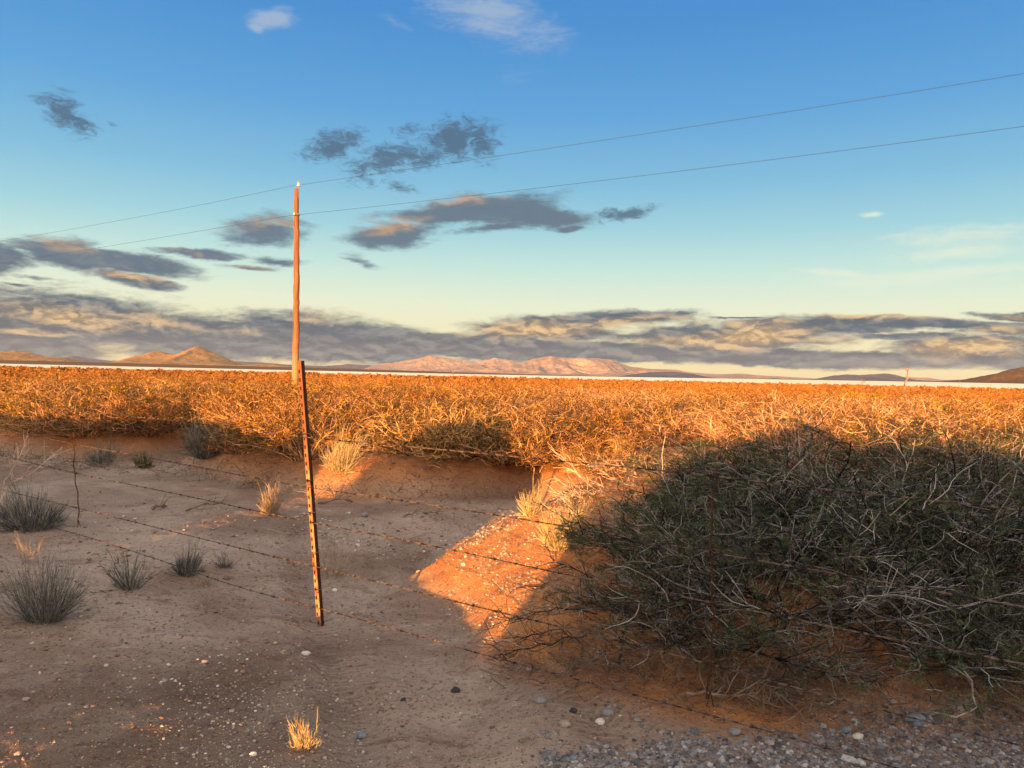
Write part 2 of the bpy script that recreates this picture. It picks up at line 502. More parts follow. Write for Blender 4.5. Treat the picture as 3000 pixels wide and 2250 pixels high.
def poly_sd(x, y, poly):
    """signed distance, positive inside"""
    x = np.asarray(x, float); y = np.asarray(y, float)
    d = np.full(x.shape, 1e9); inside = np.zeros(x.shape, bool)
    n = len(poly)
    for i in range(n):
        ax, ay = poly[i]; bx, by = poly[(i + 1) % n]
        ex, ey = bx - ax, by - ay
        tt = np.clip(((x - ax) * ex + (y - ay) * ey) / (ex * ex + ey * ey), 0, 1)
        d = np.minimum(d, (x - ax - tt * ex) ** 2 + (y - ay - tt * ey) ** 2)
        cnd = ((ay > y) != (by > y)) & (x < (bx - ax) * (y - ay) / (by - ay + 1e-12) + ax)
        inside ^= cnd
    d = np.sqrt(d)
    return np.where(inside, d, -d)


def terrain(x, y):
    """height and redness"""
    x = np.asarray(x, float); y = np.asarray(y, float)
    r = np.hypot(x, y)
    near = 1 - sstep(30, 58, r)
    sd = poly_sd(np.clip(x, -60, 60), np.clip(y, -60, 80), BANK) + 0.12 * fbm(x * 1.3, y * 1.3, 3) * near
    ins = np.clip(sd, 0, None)
    left_slope = sstep(9.5, 8.2, y) * sstep(1.9, 0.9, x)        # gentle gravelly side by the path
    w = 0.36 * (1 - left_slope) + 0.62 * left_slope
    top = 0.42 + 0.12 * fbm(x * 0.35, y * 0.35, 3, off=5) + 0.34 * np.exp(-((x - 2.1) ** 2 / 2.6 + (y - 8.0) ** 2 / 2.2))
    top = top * (1 - 0.35 * sstep(4.8, 3.5, y))
    dz = top * (1 - np.exp(-(ins / w) ** 1.35))
    h = dz * near + (1 - near) * 0.3 * (ins > 0)
    h = h + near * (ins > 0) * np.clip(ins / 0.3, 0, 1) * (0.035 * fbm(x * 3.1, y * 3.1, 3, off=12) + 0.012 * fbm(x * 9, y * 9, 3, off=21)) * sstep(24, 12, r)
    # wheel tracks / wash in the bare ground
    bare = sstep(0.15, -0.25, sd)
    pc = np.interp(y, [0, 2.6, 4.4, 6.0, 7.5, 9], [0.0, -0.05, -0.55, -1.15, -1.6, -2.6])
    uc = x * udir[0] + y * udir[1]; sc_ = x * sdir[0] + y * sdir[1]
    h = h - 0.175 * bare * near * np.clip((sc_ - 1.9) / 3.0, 0, 1) * sstep(7.5, 6.0, sc_) * sstep(-5.0, -3.3, uc) * sstep(-1.0, -1.5, uc)
    trk = np.interp(y, [0, 2.4, 3.4, 4.4, 6.0, 7.5, 9], [0.95, 0.62, 0.38, 0.0, -0.55, -1.0, -1.9])
    for o_, w_ in ((0.0, 0.13), (-1.05, 0.12)):
        q_ = (x - trk - o_) / w_
        h = h - bare * near * (0.040 * np.exp(-q_ ** 2) - 0.006 * np.exp(-(np.abs(q_) - 1.9) ** 2 * 2)) * sstep(8.5, 6.5, y) * (y > 0)
    h = h - 0.03 * bare * np.exp(-((x - pc) / 0.42) ** 2) * sstep(9, 7, y)
    h = h + bare * (0.012 * fbm(x * 0.9, y * 0.9, 3, off=2) + 0.008 * fbm(x * 3.5, y * 5.0, 3, off=8)) * near
    h = h + near * 0.010 * fbm(x * 14, y * 14, 3, off=3) * sstep(22, 8, r)
    # far rise: flat, then the pale dry lake bed tilting up, then the bajada
    ang = np.arctan2(x, np.maximum(y, 1e-3))
    r0 = 760 - 120 * ang
    far = sstep(0, 1, (r - r0) / 120.0)
    rt = 2.3 + 2.6 * sstep(-0.1, 0.6, ang)
    rise = np.interp(r, [0, 700, 860], [0, -0.6, -1.0]) + (rt + 1) * np.clip((r - 860) / (rt * 11), 0, 1) + np.interp(r, [0, 1000, 3000, 8000, 30000, 60000], [0, 0, 3.0, 14, 52, 100]) + 9.0 * sstep(1000, 2600, r) * sstep(0.25, -0.35, ang)
    h = h + rise * sstep(60, 500, r) 
    redness = np.clip(np.maximum(sstep(-0.05, 0.45, sd), left_slope * sstep(-0.25, 0.08, sd)) + 0.35 * sstep(2.5, 3.6, x) * (y > 0), 0, 1)
    return h, redness, r, far


def track(x, y):
    """the two worn wheel tracks"""
    trk = np.interp(y, [0, 2.4, 3.4, 4.4, 6.0, 7.5, 9], [0.95, 0.62, 0.38, 0.0, -0.55, -1.0, -1.9])
    a = np.zeros_like(x)
    for o_ in (0.0, -1.05):
        a = np.maximum(a, np.exp(-((x - trk - o_ + 0.05 * fbm(x * 3, y * 3, 2)) / 0.17) ** 2))
    return 0.75 * a * sstep(9.5, 6.5, y) * (y > 0) * (poly_sd(x, y, BANK) < 0)


def damp(x, y):
    """darker stony soil in the near left ground"""
    return np.clip(sstep(0, 1, 1.25 - np.hypot((x + 1.35) / 1.15, (y - 3.1) / 1.5)) + 0.35 * fbm(x * 2, y * 2, 3), 0, 1)


# polar grid: dense in front, log-spaced rings
rings = np.concatenate([np.exp(np.arange(math.log(0.4), math.log(1.8), 0.05)), np.exp(np.arange(math.log(1.8), math.log(55), 0.0062)),
                        np.exp(np.arange(math.log(55), math.log(830), 0.035)), np.arange(832, 1000, 7.0), np.exp(np.arange(math.log(1005), math.log(60000), 0.035))])
azs = np.concatenate([np.arange(-180, -46, 3.0), np.arange(-46, 46, 0.22), np.arange(46, 180.1, 3.0)])
AZ, RR = np.meshgrid(np.radians(azs), rings, indexing='ij')
gx = RR * np.sin(AZ); gy = RR * np.cos(AZ)
gz, gred, grr, gfar = terrain(gx, gy)
# dry lake band: between the far edge of the brush and the bajada
fx_ = grr
band = sstep(840, 862, fx_) * (1 - sstep(1000, 1060, fx_ + 20 * fbm(gx * 0.004, gy * 0.004, 3)))
gme = np_mesh('ground', np.stack([gx, gy, gz], -1).reshape(-1, 3), grid_faces(len(azs), len(rings))[:, ::-1], smooth=True, mats=[M['ground']])
attr(gme, 'track', track(gx, gy).ravel()); attr(gme, 'damp', damp(gx, gy).ravel()); attr(gme, 'red', gred.ravel()); attr(gme, 'playa', band.ravel()); attr(gme, 'far', sstep(25, 60, grr).ravel())
ground = tag(link('ground', gme), kind='structure')


def gzat(x, y):
    h = terrain(np.array([x]), np.array([y]))[0]
    return float(h[0])


def ground_pix(px, py):
    """where the ray of a photo pixel meets the terrain"""
    d = ray(px, py)
    ts = np.exp(np.linspace(math.log(1.5), math.log(60), 1500))
    x = d.x * ts; y = d.y * ts; z = CAM_Z + d.z * ts
    h = terrain(x, y)[0]
    k = np.argmax(z < h)
    if z[k] >= h[k]: k = len(ts) - 1
    return Vector((x[k], y[k], h[k]))


# added mesh behind the viewpoint, out of view, profile shaped to cast the foreground shade
prof_u = [-60, -9, -7, -6, -5.62, -5.5, -5.12, -5.0, -4.5, -3.8, -3.4, -3.15, -2.98, -2.6, -1.72, -1.62, -1.47, -1.1, -0.8, -0.3, 0, 0.3, 0.9, 1.7, 3, 8, 60]
prof_h = [1.1, 1.1, 1.15, 1.05, 0.85, 0.30, 0.30, 1.0, 1.3, 1.38, 1.12, 0.75, 0.12, 0.0, 0.0, 0.48, 0.77, 0.96, 1.24, 1.42, 1.47, 1.33, 1.37, 1.27, 1.3, 1.3, 1.3]
SB = 3.2
uu = np.concatenate([np.arange(-40, -9, 0.5), np.arange(-9, 9, 0.04), np.arange(9, 40, 0.5)])
ss = np.linspace(-2.0, 2.0, 41)
U, S = np.meshgrid(uu, ss, indexing='ij')
hh = np.interp(U + 0.03 * fbm(U * 3, U * 0, 2), prof_u, prof_h) + TE * SB
hh = hh + 0.05 * fbm(U * 2.5, U * 0 + 3.3, 3)
hz = hh * np.exp(-(np.abs(S) / (0.55 + 0.35 * hh)) ** 2.2) + 0.03 * fbm(U * 4, S * 4, 3) * (np.abs(S) > 0.1) - 0.02
bx = U * udir[0] + (S - SB) * sdir[0]; by = U * udir[1] + (S - SB) * sdir[1]
bme = np_mesh('shadow_caster', np.stack([bx, by, hz], -1).reshape(-1, 3), grid_faces(len(uu), len(ss)), smooth=True, mats=[M['ground']])
attr(bme, 'red', np.full(U.size, 0.6)); attr(bme, 'playa', np.zeros(U.size)); attr(bme, 'far', np.zeros(U.size))
tag(link('shadow_caster', bme), kind='structure')


# ------------------------------------------------------------------ hills and mountains
def hill_mat(name, c1, c2, c3, scale):
    m, t, b = material(name, 0.95)
    pos = t.new('ShaderNodeNewGeometry').outputs['Position']
    n = t.noise(pos, scale, 6, 0.65, 0.5)
    n2 = t.noise(pos, scale * 7, 5, 0.7)
    c = t.mix(t.rng(n, 0.4, 0.6), c1 + (1,), c2 + (1,))
    c = t.mix(t.rng(n2, 0.5, 0.62, 0, 0.7), c, c3 + (1,))
    t.put(b.inputs['Base Color'], c)
    return m


M['hill'] = hill_mat('brown_hill', (0.50, 0.29, 0.13), (0.36, 0.21, 0.095), (0.17, 0.12, 0.06), 0.012)
M['hill_dark'] = hill_mat('dark_hill', (0.17, 0.10, 0.055), (0.12, 0.08, 0.045), (0.24, 0.14, 0.08), 0.012)
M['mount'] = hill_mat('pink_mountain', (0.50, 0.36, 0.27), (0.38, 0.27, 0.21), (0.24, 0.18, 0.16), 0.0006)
M['mount_hazed'] = hill_mat('haze_tinted_mountain', (0.12, 0.13, 0.16), (0.15, 0.15, 0.18), (0.20, 0.17, 0.18), 0.0006)  # blue-grey of distant haze put into the rock colour


def range_mesh(name, prof, dist, depth, mat, rough=0.18, nx=260, ny=70, seed=0.0, nscale=4.0, lift=0.0):
    """prof: [(px, py)] skyline in photo pixels; a ridge of real size at that distance"""
    px = np.array([p[0] for p in prof], float); py = np.array([p[1] for p in prof], float)
    xs = np.linspace(px[0], px[-1], nx)
    ys = np.interp(xs, px, py)
    top = np.array([list(atdepth(a, c, dist)) for a, c in zip(xs, ys)])
    X = top[:, 0]; H = top[:, 2]
    gbase = float(terrain(np.array([0.0]), np.array([dist]))[0][0]) - 2 - depth * 0.002
    H = np.maximum(H - gbase, 0.5) + lift
    v = np.linspace(-1, 1, ny)
    XX, VV = np.meshgrid(X, v, indexing='ij')
    HH = np.repeat(H[:, None], ny, 1)
    u_ = XX / depth * nscale; w_ = VV * nscale
    fall = (1 - np.abs(VV)) ** 1.15
    rd = ridged(u_ + 3 * seed, w_ * 0.55 + 0.35 * u_, 5, off=seed * 7.3)
    mod = 1 - rough * 2.2 * (1 - rd) * np.clip(np.abs(VV) * 2.2, 0.12, 1)
    fine = 1 + 0.05 * fbm(u_ * 7, w_ * 7, 4)
    Z = gbase + HH * fall * mod * fine
    YY = dist + VV * depth + depth * 0.12 * fbm(u_ * 0.6, w_ * 0 + seed, 3)
    me = np_mesh(name, np.stack([XX, YY, Z], -1).reshape(-1, 3), grid_faces(nx, ny), smooth=True, mats=[mat])
    o = link(name, me)
    o['kind'] = 'structure'
    return o


range_mesh('hill', [(280, 1088), (345, 1065), (390, 1045), (450, 1026), (490, 1034), (515, 1035), (545, 1022), (578, 1012), (610, 1026), (660, 1048), (705, 1066), (760, 1075), (850, 1082), (930, 1095)], 2600, 420, M['hill'], 0.3, seed=0.7, nscale=3)
range_mesh('hill', [(-160, 1062), (-60, 1040), (55, 1027), (100, 1034), (135, 1044), (180, 1045), (230, 1056), (290, 1064), (340, 1066), (420, 1082)], 2900, 420, M['hill'], 0.26, seed=1.9, nscale=3)
range_mesh('hill', [(-400, 1058), (0, 1058), (240, 1066), (500, 1078), (700, 1080), (860, 1080), (960, 1088), (1120, 1098), (1450, 1110)], 1900, 260, M['hill_dark'], 0.1, seed=3.1)
range_mesh('hill', [(440, 1090), (480, 1071), (560, 1064), (640, 1064), (700, 1070), (760, 1066), (810, 1068), (860, 1078), (930, 1090)], 2100, 120, M['hill'], 0.1, seed=4.1)
range_mesh('hill', [(2780, 1145), (2850, 1122), (2900, 1100), (2950, 1082), (3000, 1073), (3100, 1060), (3300, 1052), (3500, 1090), (3650, 1150)], 2700, 500, M['hill_dark'], 0.3, seed=5.3, nscale=3)
range_mesh('mountains', [(1180, 1096), (1300, 1080), (1400, 1058), (1450, 1043), (1490, 1052), (1530, 1060), (1570, 1048), (1610, 1040), (1640, 1046), (1700, 1043), (1760, 1048), (1800, 1055), (1850, 1070), (1910, 1080), (1980, 1082), (2020, 1090), (2100, 1096), (2160, 1093), (2230, 1100), (2330, 1105), (2420, 1112)], 24000, 5200, M['mount'], 0.5, nx=520, ny=160, seed=2.2, nscale=6)
range_mesh('mountains', [(1050, 1090), (1100, 1068), (1170, 1058), (1230, 1046), (1265, 1041), (1310, 1047), (1370, 1056), (1420, 1060), (1500, 1080)], 29000, 3000, M['mount'], 0.25, seed=6.4)
range_mesh('mountains', [(-250, 1072), (100, 1056), (170, 1050), (230, 1042), (270, 1050), (320, 1056), (600, 1060), (700, 1058), (760, 1061), (850, 1068), (950, 1072), (1020, 1066), (1100, 1070), (1300, 1090)], 34000, 3000, M['mount_hazed'], 0.2, seed=7.7)
range_mesh('hill', [(1780, 1112), (1840, 1098), (1900, 1090), (1970, 1088), (2030, 1095), (2080, 1108), (2200, 1116)], 9000, 900, M['mount_hazed'], 0.15, seed=8.5)
range_mesh('mountains', [(2120, 1118), (2260, 1108), (2380, 1112), (2440, 1100), (2480, 1096), (2520, 1098), (2600, 1093), (2620, 1096), (2660, 1110), (2730, 1116), (2800, 1112), (2850, 1116), (2900, 1128)], 15000, 1500, M['mount_hazed'], 0.18, seed=9.1)
range_mesh('mountains', [(2400, 1118), (2560, 1106), (2650, 1104), (2720, 1106), (2760, 1112), (2850, 1124)], 26000, 1500, M['mount'], 0.18, seed=9.9)


# ------------------------------------------------------------------ shrubs
def rand_unit(rs, n):
    v = rs.normal(size=(n, 3))
    return v / np.linalg.norm(v, axis=1, keepdims=True)


def grow(rs, p0, d0, length, steps, wiggle, up=0.0, zig=0.0):
    """random-walk polylines from p0 along d0"""
    n = len(p0)
    P = np.zeros((n, steps + 1, 3)); P[:, 0] = p0
    D = np.zeros((n, steps + 1, 3)); D[:, 0] = d0
    d = d0.copy(); seg = (length / steps)[:, None]
    for k in range(steps):
        d = d + wiggle * rs.normal(size=(n, 3))
        if zig:
            side = np.cross(d, np.array([[0.3, 0.2, 1.0]]))
            d = d + zig * (1 if k % 2 else -1) * side / (np.linalg.norm(side, axis=1, keepdims=True) + 1e-6)
        d[:, 2] += up
        low = P[:, k, 2] + d[:, 2] * 0.1 < 0.0
        d[low, 2] = np.abs(d[low, 2]) + 0.1
        d /= np.linalg.norm(d, axis=1, keepdims=True)
        P[:, k + 1] = P[:, k] + d * seg
        D[:, k + 1] = d
    return P, D


def child_starts(rs, P, D, n, lo=0.25, spread=0.9):
    N, S, _ = P.shape
    i = rs.randint(0, N, n)
    tt = lo + (1 - lo) * rs.rand(n)
    f = tt * (S - 1); k = np.minimum(f.astype(int), S - 2); fr = (f - k)[:, None]
    p = P[i, k] * (1 - fr) + P[i, k + 1] * fr
    d = D[i, k + 1] + spread * rand_unit(rs, n)
    d /= np.linalg.norm(d, axis=1, keepdims=True)
    return p, d, tt, i


def shrub_geo(seed, rad=0.9, height=1.0, n0=46, k1=7, k2=4, leaves=3500, emin=None, upk=0.05, r0=0.011, leaf=(0.022, 0.007), base_r=0.28, lowness=0.35, leaf_top=0.25, len_k=1.0, pinnate=False, thick=1.0):
    rs = np.random.RandomState(seed)
    a = rs.rand(n0) * 2 * math.pi
    e = np.arcsin(np.clip(lowness * 0.3 + (1 - lowness * 0.3) * rs.rand(n0) ** 0.8, 0.05, 0.99))
    if emin is not None: e = np.arcsin(np.clip(emin + (1 - emin) * rs.rand(n0) ** 1.35, -0.2, 0.99))
    d0 = np.stack([np.cos(a) * np.cos(e), np.sin(a) * np.cos(e), np.sin(e)], 1)
    br = base_r * np.sqrt(rs.rand(n0))
    p0 = np.stack([np.cos(a) * br, np.sin(a) * br, -0.06 + 0 * br], 1)
    L = (rad * np.cos(e) ** 2 + height * np.sin(e) ** 2) * rs.uniform(0.75, 1.15, n0) * len_k
    P, D = grow(rs, p0, d0, L, 9, 0.12, up=upk, zig=0.12)
    r = r0 * thick * rs.uniform(0.6, 1.1, n0)[:, None] * np.linspace(1, 0.38, 10)[None, :]
    parts = [tubes(P, r, 4)]
    n1 = n0 * k1
    p, d, tt, i = child_starts(rs, P, D, n1, 0.22, 0.75)
    L1 = L[i] * rs.uniform(0.22, 0.5, n1)
    P1, D1 = grow(rs, p, d, L1, 6, 0.22, up=0.03, zig=0.2)
    parts.append(tubes(P1, r0 * thick * 0.42 * rs.uniform(0.7, 1.1, n1)[:, None] * np.linspace(1, 0.5, 7)[None, :], 3))
    n2 = n1 * k2
    p, d, tt, i = child_starts(rs, P1, D1, n2, 0.15, 0.95)
    L2 = rs.uniform(0.06, 0.2, n2) * rad
    P2, D2 = grow(rs, p, d, L2, 3, 0.3, up=0.02, zig=0.28)
    parts.append(tubes(P2, r0 * thick * 0.24 * rs.uniform(0.8, 1.2, n2)[:, None] * np.linspace(1, 0.55, 4)[None, :], 3))
    wood = join(parts)
    # leaves along the twigs, more towards the outside of the crown
    lf = None
    if leaves:
        pool = np.concatenate([P2.reshape(-1, 3), P1[:, 3:].reshape(-1, 3)])
        wgt = np.clip((np.linalg.norm(pool * [1 / rad, 1 / rad, 1 / height], axis=1) - leaf_top), 0.03, 1) ** 1.5
        # patchy clumps
        wgt = wgt * np.clip(0.25 + fbm(pool[:, 0] * 3.1 + seed, pool[:, 1] * 3.1 + pool[:, 2] * 2.3, 2) * 1.6, 0.05, 1.5)
        idx = rs.choice(len(pool), leaves, p=wgt / wgt.sum())
        c = pool[idx] + rs.normal(size=(leaves, 3)) * 0.012
        if not pinnate:
            ax = rand_unit(rs, leaves); ax[:, 2] = np.abs(ax[:, 2]) * 0.7 + 0.1
            ax /= np.linalg.norm(ax, axis=1, keepdims=True)
            sd = np.cross(ax, rand_unit(rs, leaves)); sd /= np.linalg.norm(sd, axis=1, keepdims=True) + 1e-6
            l = leaf[0] * rs.uniform(0.6, 1.4, leaves)[:, None]; w = leaf[1] * rs.uniform(0.7, 1.3, leaves)[:, None]
            q = np.stack([c - sd * w * 0.5, c + ax * l * 0.5 - sd * w * 0.0 + sd * w, c + ax * l, c + ax * l * 0.5 - sd * w], 1)
            lf = (q.reshape(-1, 3), np.arange(leaves * 4).reshape(-1, 4))
        else:
            ax = rand_unit(rs, leaves); ax[:, 2] -= 0.15
            ax /= np.linalg.norm(ax, axis=1, keepdims=True)
            sd = np.cross(ax, rand_unit(rs, leaves)); sd /= np.linalg.norm(sd, axis=1, keepdims=True) + 1e-6
            npair = 7
            Lr = rs.uniform(0.04, 0.075, leaves)
            qs = []
            for k in range(npair):
                s = (k + 1) / npair
                cc = c + ax * (Lr * s)[:, None]
                for sg in (-1, 1):
                    dr = sd * sg + ax * 0.35
                    dr /= np.linalg.norm(dr, axis=1, keepdims=True)
                    ln = (0.011 + 0.006 * math.sin(s * 3)) * 1.15
                    wd = 0.0022
                    qs.append(np.stack([cc - ax * wd, cc + dr * ln * 0.5 - ax * wd * 1.4, cc + dr * ln, cc + dr * ln * 0.5 + ax * wd * 1.4], 1))
            q = np.concatenate(qs)
            lf = (q.reshape(-1, 3), np.arange(len(q) * 4).reshape(-1, 4))
    return wood, lf


def shrub_meshes(kind, seed, bark, leafm, **kw):
    wood, lf = shrub_geo(seed, **kw)
    H = kw.get('height', 1.0)
    k = H / np.percentile(wood[0][:, 2], 99.7)
    tall = lambda v: np.where(v > H * 0.9, H * 0.9 + (v - H * 0.9) * 0.6, v)
    for g_ in (wood, lf):
        if g_ is not None: g_[0][:, 2] = tall(g_[0][:, 2] * k)
    wm = np_mesh(kind + '_branches', wood[0], wood[1], mats=[bark])
    lm = np_mesh(kind + '_foliage', lf[0], lf[1], mats=[leafm]) if lf is not None else None
    return wm, lm


def place_shrub(name, meshes, x, y, s, rz, label, cat='shrub', group=None, dz=0.0, sz=None, tilt=(0, 0)):
    e = bpy.data.objects.new(name, None)
    C.objects.link(e)
    e.empty_display_size = 0.2
    e.location = (x, y, gzat(x, y) + dz)
    e.rotation_euler = (tilt[0], tilt[1], rz)
    e.scale = (s, s, sz if sz else s)
    tag(e, label, cat, group)
    link('branches', meshes[0], e)
    if meshes[1] is not None: link('foliage', meshes[1], e)
    return e


rs = np.random.RandomState(11)


_dl = {}
def dark_leaf_mesh(me):
    if me.name not in _dl:
        m2 = me.copy(); m2.name = 'dark_foliage'
        m2.materials.clear(); m2.materials.append(M['leaf_green'])
        _dl[me.name] = m2
    return _dl[me.name]


V_mid = [shrub_meshes('shrub', 100 + i, M['bark'], M['leaf'], rad=1.0, height=0.95, n0=44, k1=8, k2=5, leaves=7000, leaf=(0.030, 0.008), lowness=0.5, emin=0.3) for i in range(5)]
V_twig = [shrub_meshes('twiggy_shrub', 200 + i, M['bark'], M['leaf'], rad=1.15, height=0.95, n0=60, k1=9, k2=5, leaves=2200, leaf=(0.028, 0.009), lowness=0.9, r0=0.013, emin=0.03) for i in range(4)]

V_up = [shrub_meshes('upright_shrub', 250 + i, M['bark_warm'], M['leaf'], rad=0.95, height=0.95, n0=46, k1=7, k2=4, leaves=2600, leaf=(0.024, 0.007), r0=0.012, emin=0.72, upk=0.1, base_r=0.6) for i in range(3)]
# candidate spots through the dune field, jittered grid in view
spots = []
yy_ = 9.0
while yy_ < 34:
    step = 0.95 + 0.035 * (yy_ - 9)
    half = yy_ * 0.70 + 1.2
    xs_ = np.arange(-half, half, step)
    for xx in xs_:
        spots.append((xx + rs.uniform(-0.4, 0.4) * step, yy_ + rs.uniform(-0.4, 0.4) * step))
    yy_ += step
spots = [p for p in spots if float(poly_sd(np.array([p[0]]), np.array([p[1]]), BANK)[0]) > 0.55 and rs.rand() > 0.07]
# keep the sandy opening on the flank of the right-hand dune
spots = [p for p in spots if not (0.4 < p[0] < 3.4 and p[1] < 9.8)]
spots.sort(key=lambda p: math.hypot(*p))
ind = spots[:285]
rest = spots[285:]
gz_all = 'thorny shrubs of the sunlit thicket beyond the wash'
for k, (x, y) in enumerate(ind):
    d = math.hypot(x, y)
    fr = float(poly_sd(np.array([x]), np.array([y]), BANK)[0])
    twig = (rs.rand() < (0.75 if d < 13 and x > -4.2 else 0.25))
    ms = V_twig[rs.randint(4)] if twig else V_mid[rs.randint(5)]
    if x > 0.5 and rs.rand() < 0.6: ms = V_up[rs.randint(3)]
    g = gzat(x, y)
    s = rs.uniform(0.8, 1.08)
    want = rs.uniform(0.90, 1.32) - g                     # tops stay a little under eye height
    hz_ = want / 0.98
    place_shrub('mesquite_shrub', ms, x, y, s, rs.uniform(0, 6.28), 'thorny golden brown shrub in the dense sunlit thicket beyond the wash', 'shrub', gz_all, sz=hz_)

for (px_, py_, s_, z_, v_, lab) in [(395, 1322, 0.62, 0.62, 0, 'dark green shrub at the back of the sandy opening on the left'), (660, 1385, 0.6, 0.55, 1, 'dark green shrub on the bank left of the utility pole'),
                                    (140, 1322, 0.7, 0.6, 1, 'dark green shrub at the foot of the thicket, nearest the left edge'), (1480, 1405, 0.85, 0.62, 0, 'dark green shrub hanging over the cut bank in the middle')]:
    g_ = ground_pix(px_, py_)
    place_shrub('green_shrub', V_mid[v_], g_.x, g_.y + 0.5, s_, rs.uniform(0, 6.28), lab, 'shrub', sz=z_)
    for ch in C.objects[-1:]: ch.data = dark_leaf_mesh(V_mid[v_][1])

# the far brush: one mass
lod = []
for i in range(4):
    w_, l_ = shrub_geo(300 + i, rad=1.0, height=1.0, n0=10, k1=4, k2=2, leaves=520, leaf=(0.075, 0.025), r0=0.014, lowness=0.4)
    lod.append((w_, l_))
lod2 = []
for i in range(4):
    w_, l_ = shrub_geo(320 + i, rad=1.0, height=1.0, n0=3, k1=2, k2=1, leaves=70, leaf=(0.26, 0.10), r0=0.03, lowness=0.2)
    lod2.append((w_, l_))
far_sp = [(x, y, 1) for x, y in rest]
yv = 34.0
while yv < 80:
    st = 1.9 + 0.03 * (yv - 34)
    for xv in np.arange(-yv * 0.72, yv * 0.72, st):
        far_sp.append((xv + rs.uniform(-.5, .5) * st, yv + rs.uniform(-.5, .5) * st, 1))
    yv += st
while yv < 740:
    st = 2.6 + 0.045 * (yv - 80)
    for xv in np.arange(-yv * 0.74, yv * 0.74, st):
        far_sp.append((xv + rs.uniform(-.5, .5) * st, yv + rs.uniform(-.5, .5) * st, 2))
    yv += st
fa = np.array(far_sp)
fh = terrain(fa[:, 0], fa[:, 1])[0]
wv, wf, lv, lff = [], [], [], []
ow = ol = 0
for (x, y, q), h in zip(far_sp, fh):
    w_, l_ = (lod if q == 1 else lod2)[rs.randint(4)]
    a = rs.uniform(0, 6.28); ca, sa = math.cos(a), math.sin(a)
    s = rs.uniform(0.85, 1.25) * (1.0 if q == 1 else 1.2 + (y - 80) * 0.004)
    sz = (rs.uniform(1.02, 1.22) - min(h, 0.5)) if y < 80 else rs.uniform(0.8, 1.25)
    for src, (av, af) in ((w_, (wv, wf)), (l_, (lv, lff))):
        v = src[0]
        o = ow if av is wv else ol
        av.append(np.stack([x + s * (v[:, 0] * ca - v[:, 1] * sa), y + s * (v[:, 0] * sa + v[:, 1] * ca), h + sz * v[:, 2]], 1))
        af.append(src[1] + o)
        if av is wv: ow += len(v)
        else: ol += len(v)
Vw = np.concatenate(wv); Fw = np.concatenate(wf); Vl = np.concatenate(lv); Fl = np.concatenate(lff)
bm_ = np_mesh('brush', np.concatenate([Vw, Vl]), np.concatenate([Fw, Fl + len(Vw)]), mats=[M['bark'], M['far_leaf']],
              face_mat=np.concatenate([np.zeros(len(Fw)), np.ones(len(Fl))]))
tag(link('brush', bm_), 'golden orange desert brush reaching back to the pale lake bed', 'brush', kind='stuff')
print('shrubs', len(ind), 'far', len(far_sp), 'faces', len(Fw) + len(Fl))

# ---- the big dark bushes on the near right
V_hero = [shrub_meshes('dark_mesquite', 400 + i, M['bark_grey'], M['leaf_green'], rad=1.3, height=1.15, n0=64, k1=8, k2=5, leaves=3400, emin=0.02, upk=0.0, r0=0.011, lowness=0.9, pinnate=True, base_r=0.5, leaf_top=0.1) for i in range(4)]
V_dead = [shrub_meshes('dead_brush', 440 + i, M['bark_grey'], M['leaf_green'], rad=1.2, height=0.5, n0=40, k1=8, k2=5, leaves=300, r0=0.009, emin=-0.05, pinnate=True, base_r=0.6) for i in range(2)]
hero = [  # x, y, scale, zscale, variant, label
    (1.32, 4.60, 0.62, 0.42, 0, 'dark green mesquite bush whose twigs reach over the lit gravel by the path'),
    (1.50, 4.10, 0.76, 0.58, 1, 'dark mesquite bush at the front of the red mound, behind the right wire stay'),
    (1.95, 5.25, 0.72, 0.50, 3, 'dark mesquite bush in the middle of the left slope of the shaded clump'),
    (2.35, 5.70, 0.95, 0.64, 2, 'dark mesquite bush with the rounded top, highest point of the shaded clump'),
    (2.15, 4.55, 0.80, 0.70, 0, 'dark mesquite bush in the centre of the shaded clump, under the top wire'),
    (3.05, 4.95, 0.90, 0.68, 3, 'dark mesquite bush over bare red sand near the right edge'),
    (2.62, 4.02, 0.55, 0.62, 2, 'dark mesquite bush trailing down towards the grey gravel on the right'),
    (3.75, 5.55, 0.85, 0.60, 1, 'dark mesquite bush cut by the right edge of the view'),
]
for (x, y, s, sz, v, lab) in [(1.05, 3.92, 0.46, 0.42, 1, 'low mesquite bush at the lower left corner of the shaded clump'),
                              (1.95, 3.78, 0.38, 0.36, 3, 'low mesquite bush at the foot of the clump, just right of the right wire stay'),
                              (2.42, 3.50, 0.36, 0.42, 0, 'small dark mesquite bush lowest on the right, over the red sand and gravel')]:
    place_shrub('mesquite_bush', V_hero[v], x, y, s, 0.7 * v, lab, 'bush', 'large shaded mesquite bushes on the right mound', sz=sz)
for (x, y, s, sz, v, lab) in [(0.98, 4.1, 0.5, 0.45, 0, 'low dead brush at the left tip of the shaded clump'), (1.35, 3.75, 0.5, 0.5, 1, 'low tangle of dead brush in front of the clump, left of the right wire stay'),
                              (2.35, 3.72, 0.45, 0.55, 0, 'low tangle of dead brush above the gravel near the right edge')]:
    place_shrub('dead_brush', V_dead[v], x, y, s, (2.0, 4.1, 1.1)[int(x > 1) + int(x > 2)], lab, 'brush', sz=sz)
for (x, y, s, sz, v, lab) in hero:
    place_shrub('mesquite_bush', V_hero[v], x, y, s, rs.uniform(0, 6.28), lab, 'bush', 'large shaded mesquite bushes on the right mound', sz=sz)
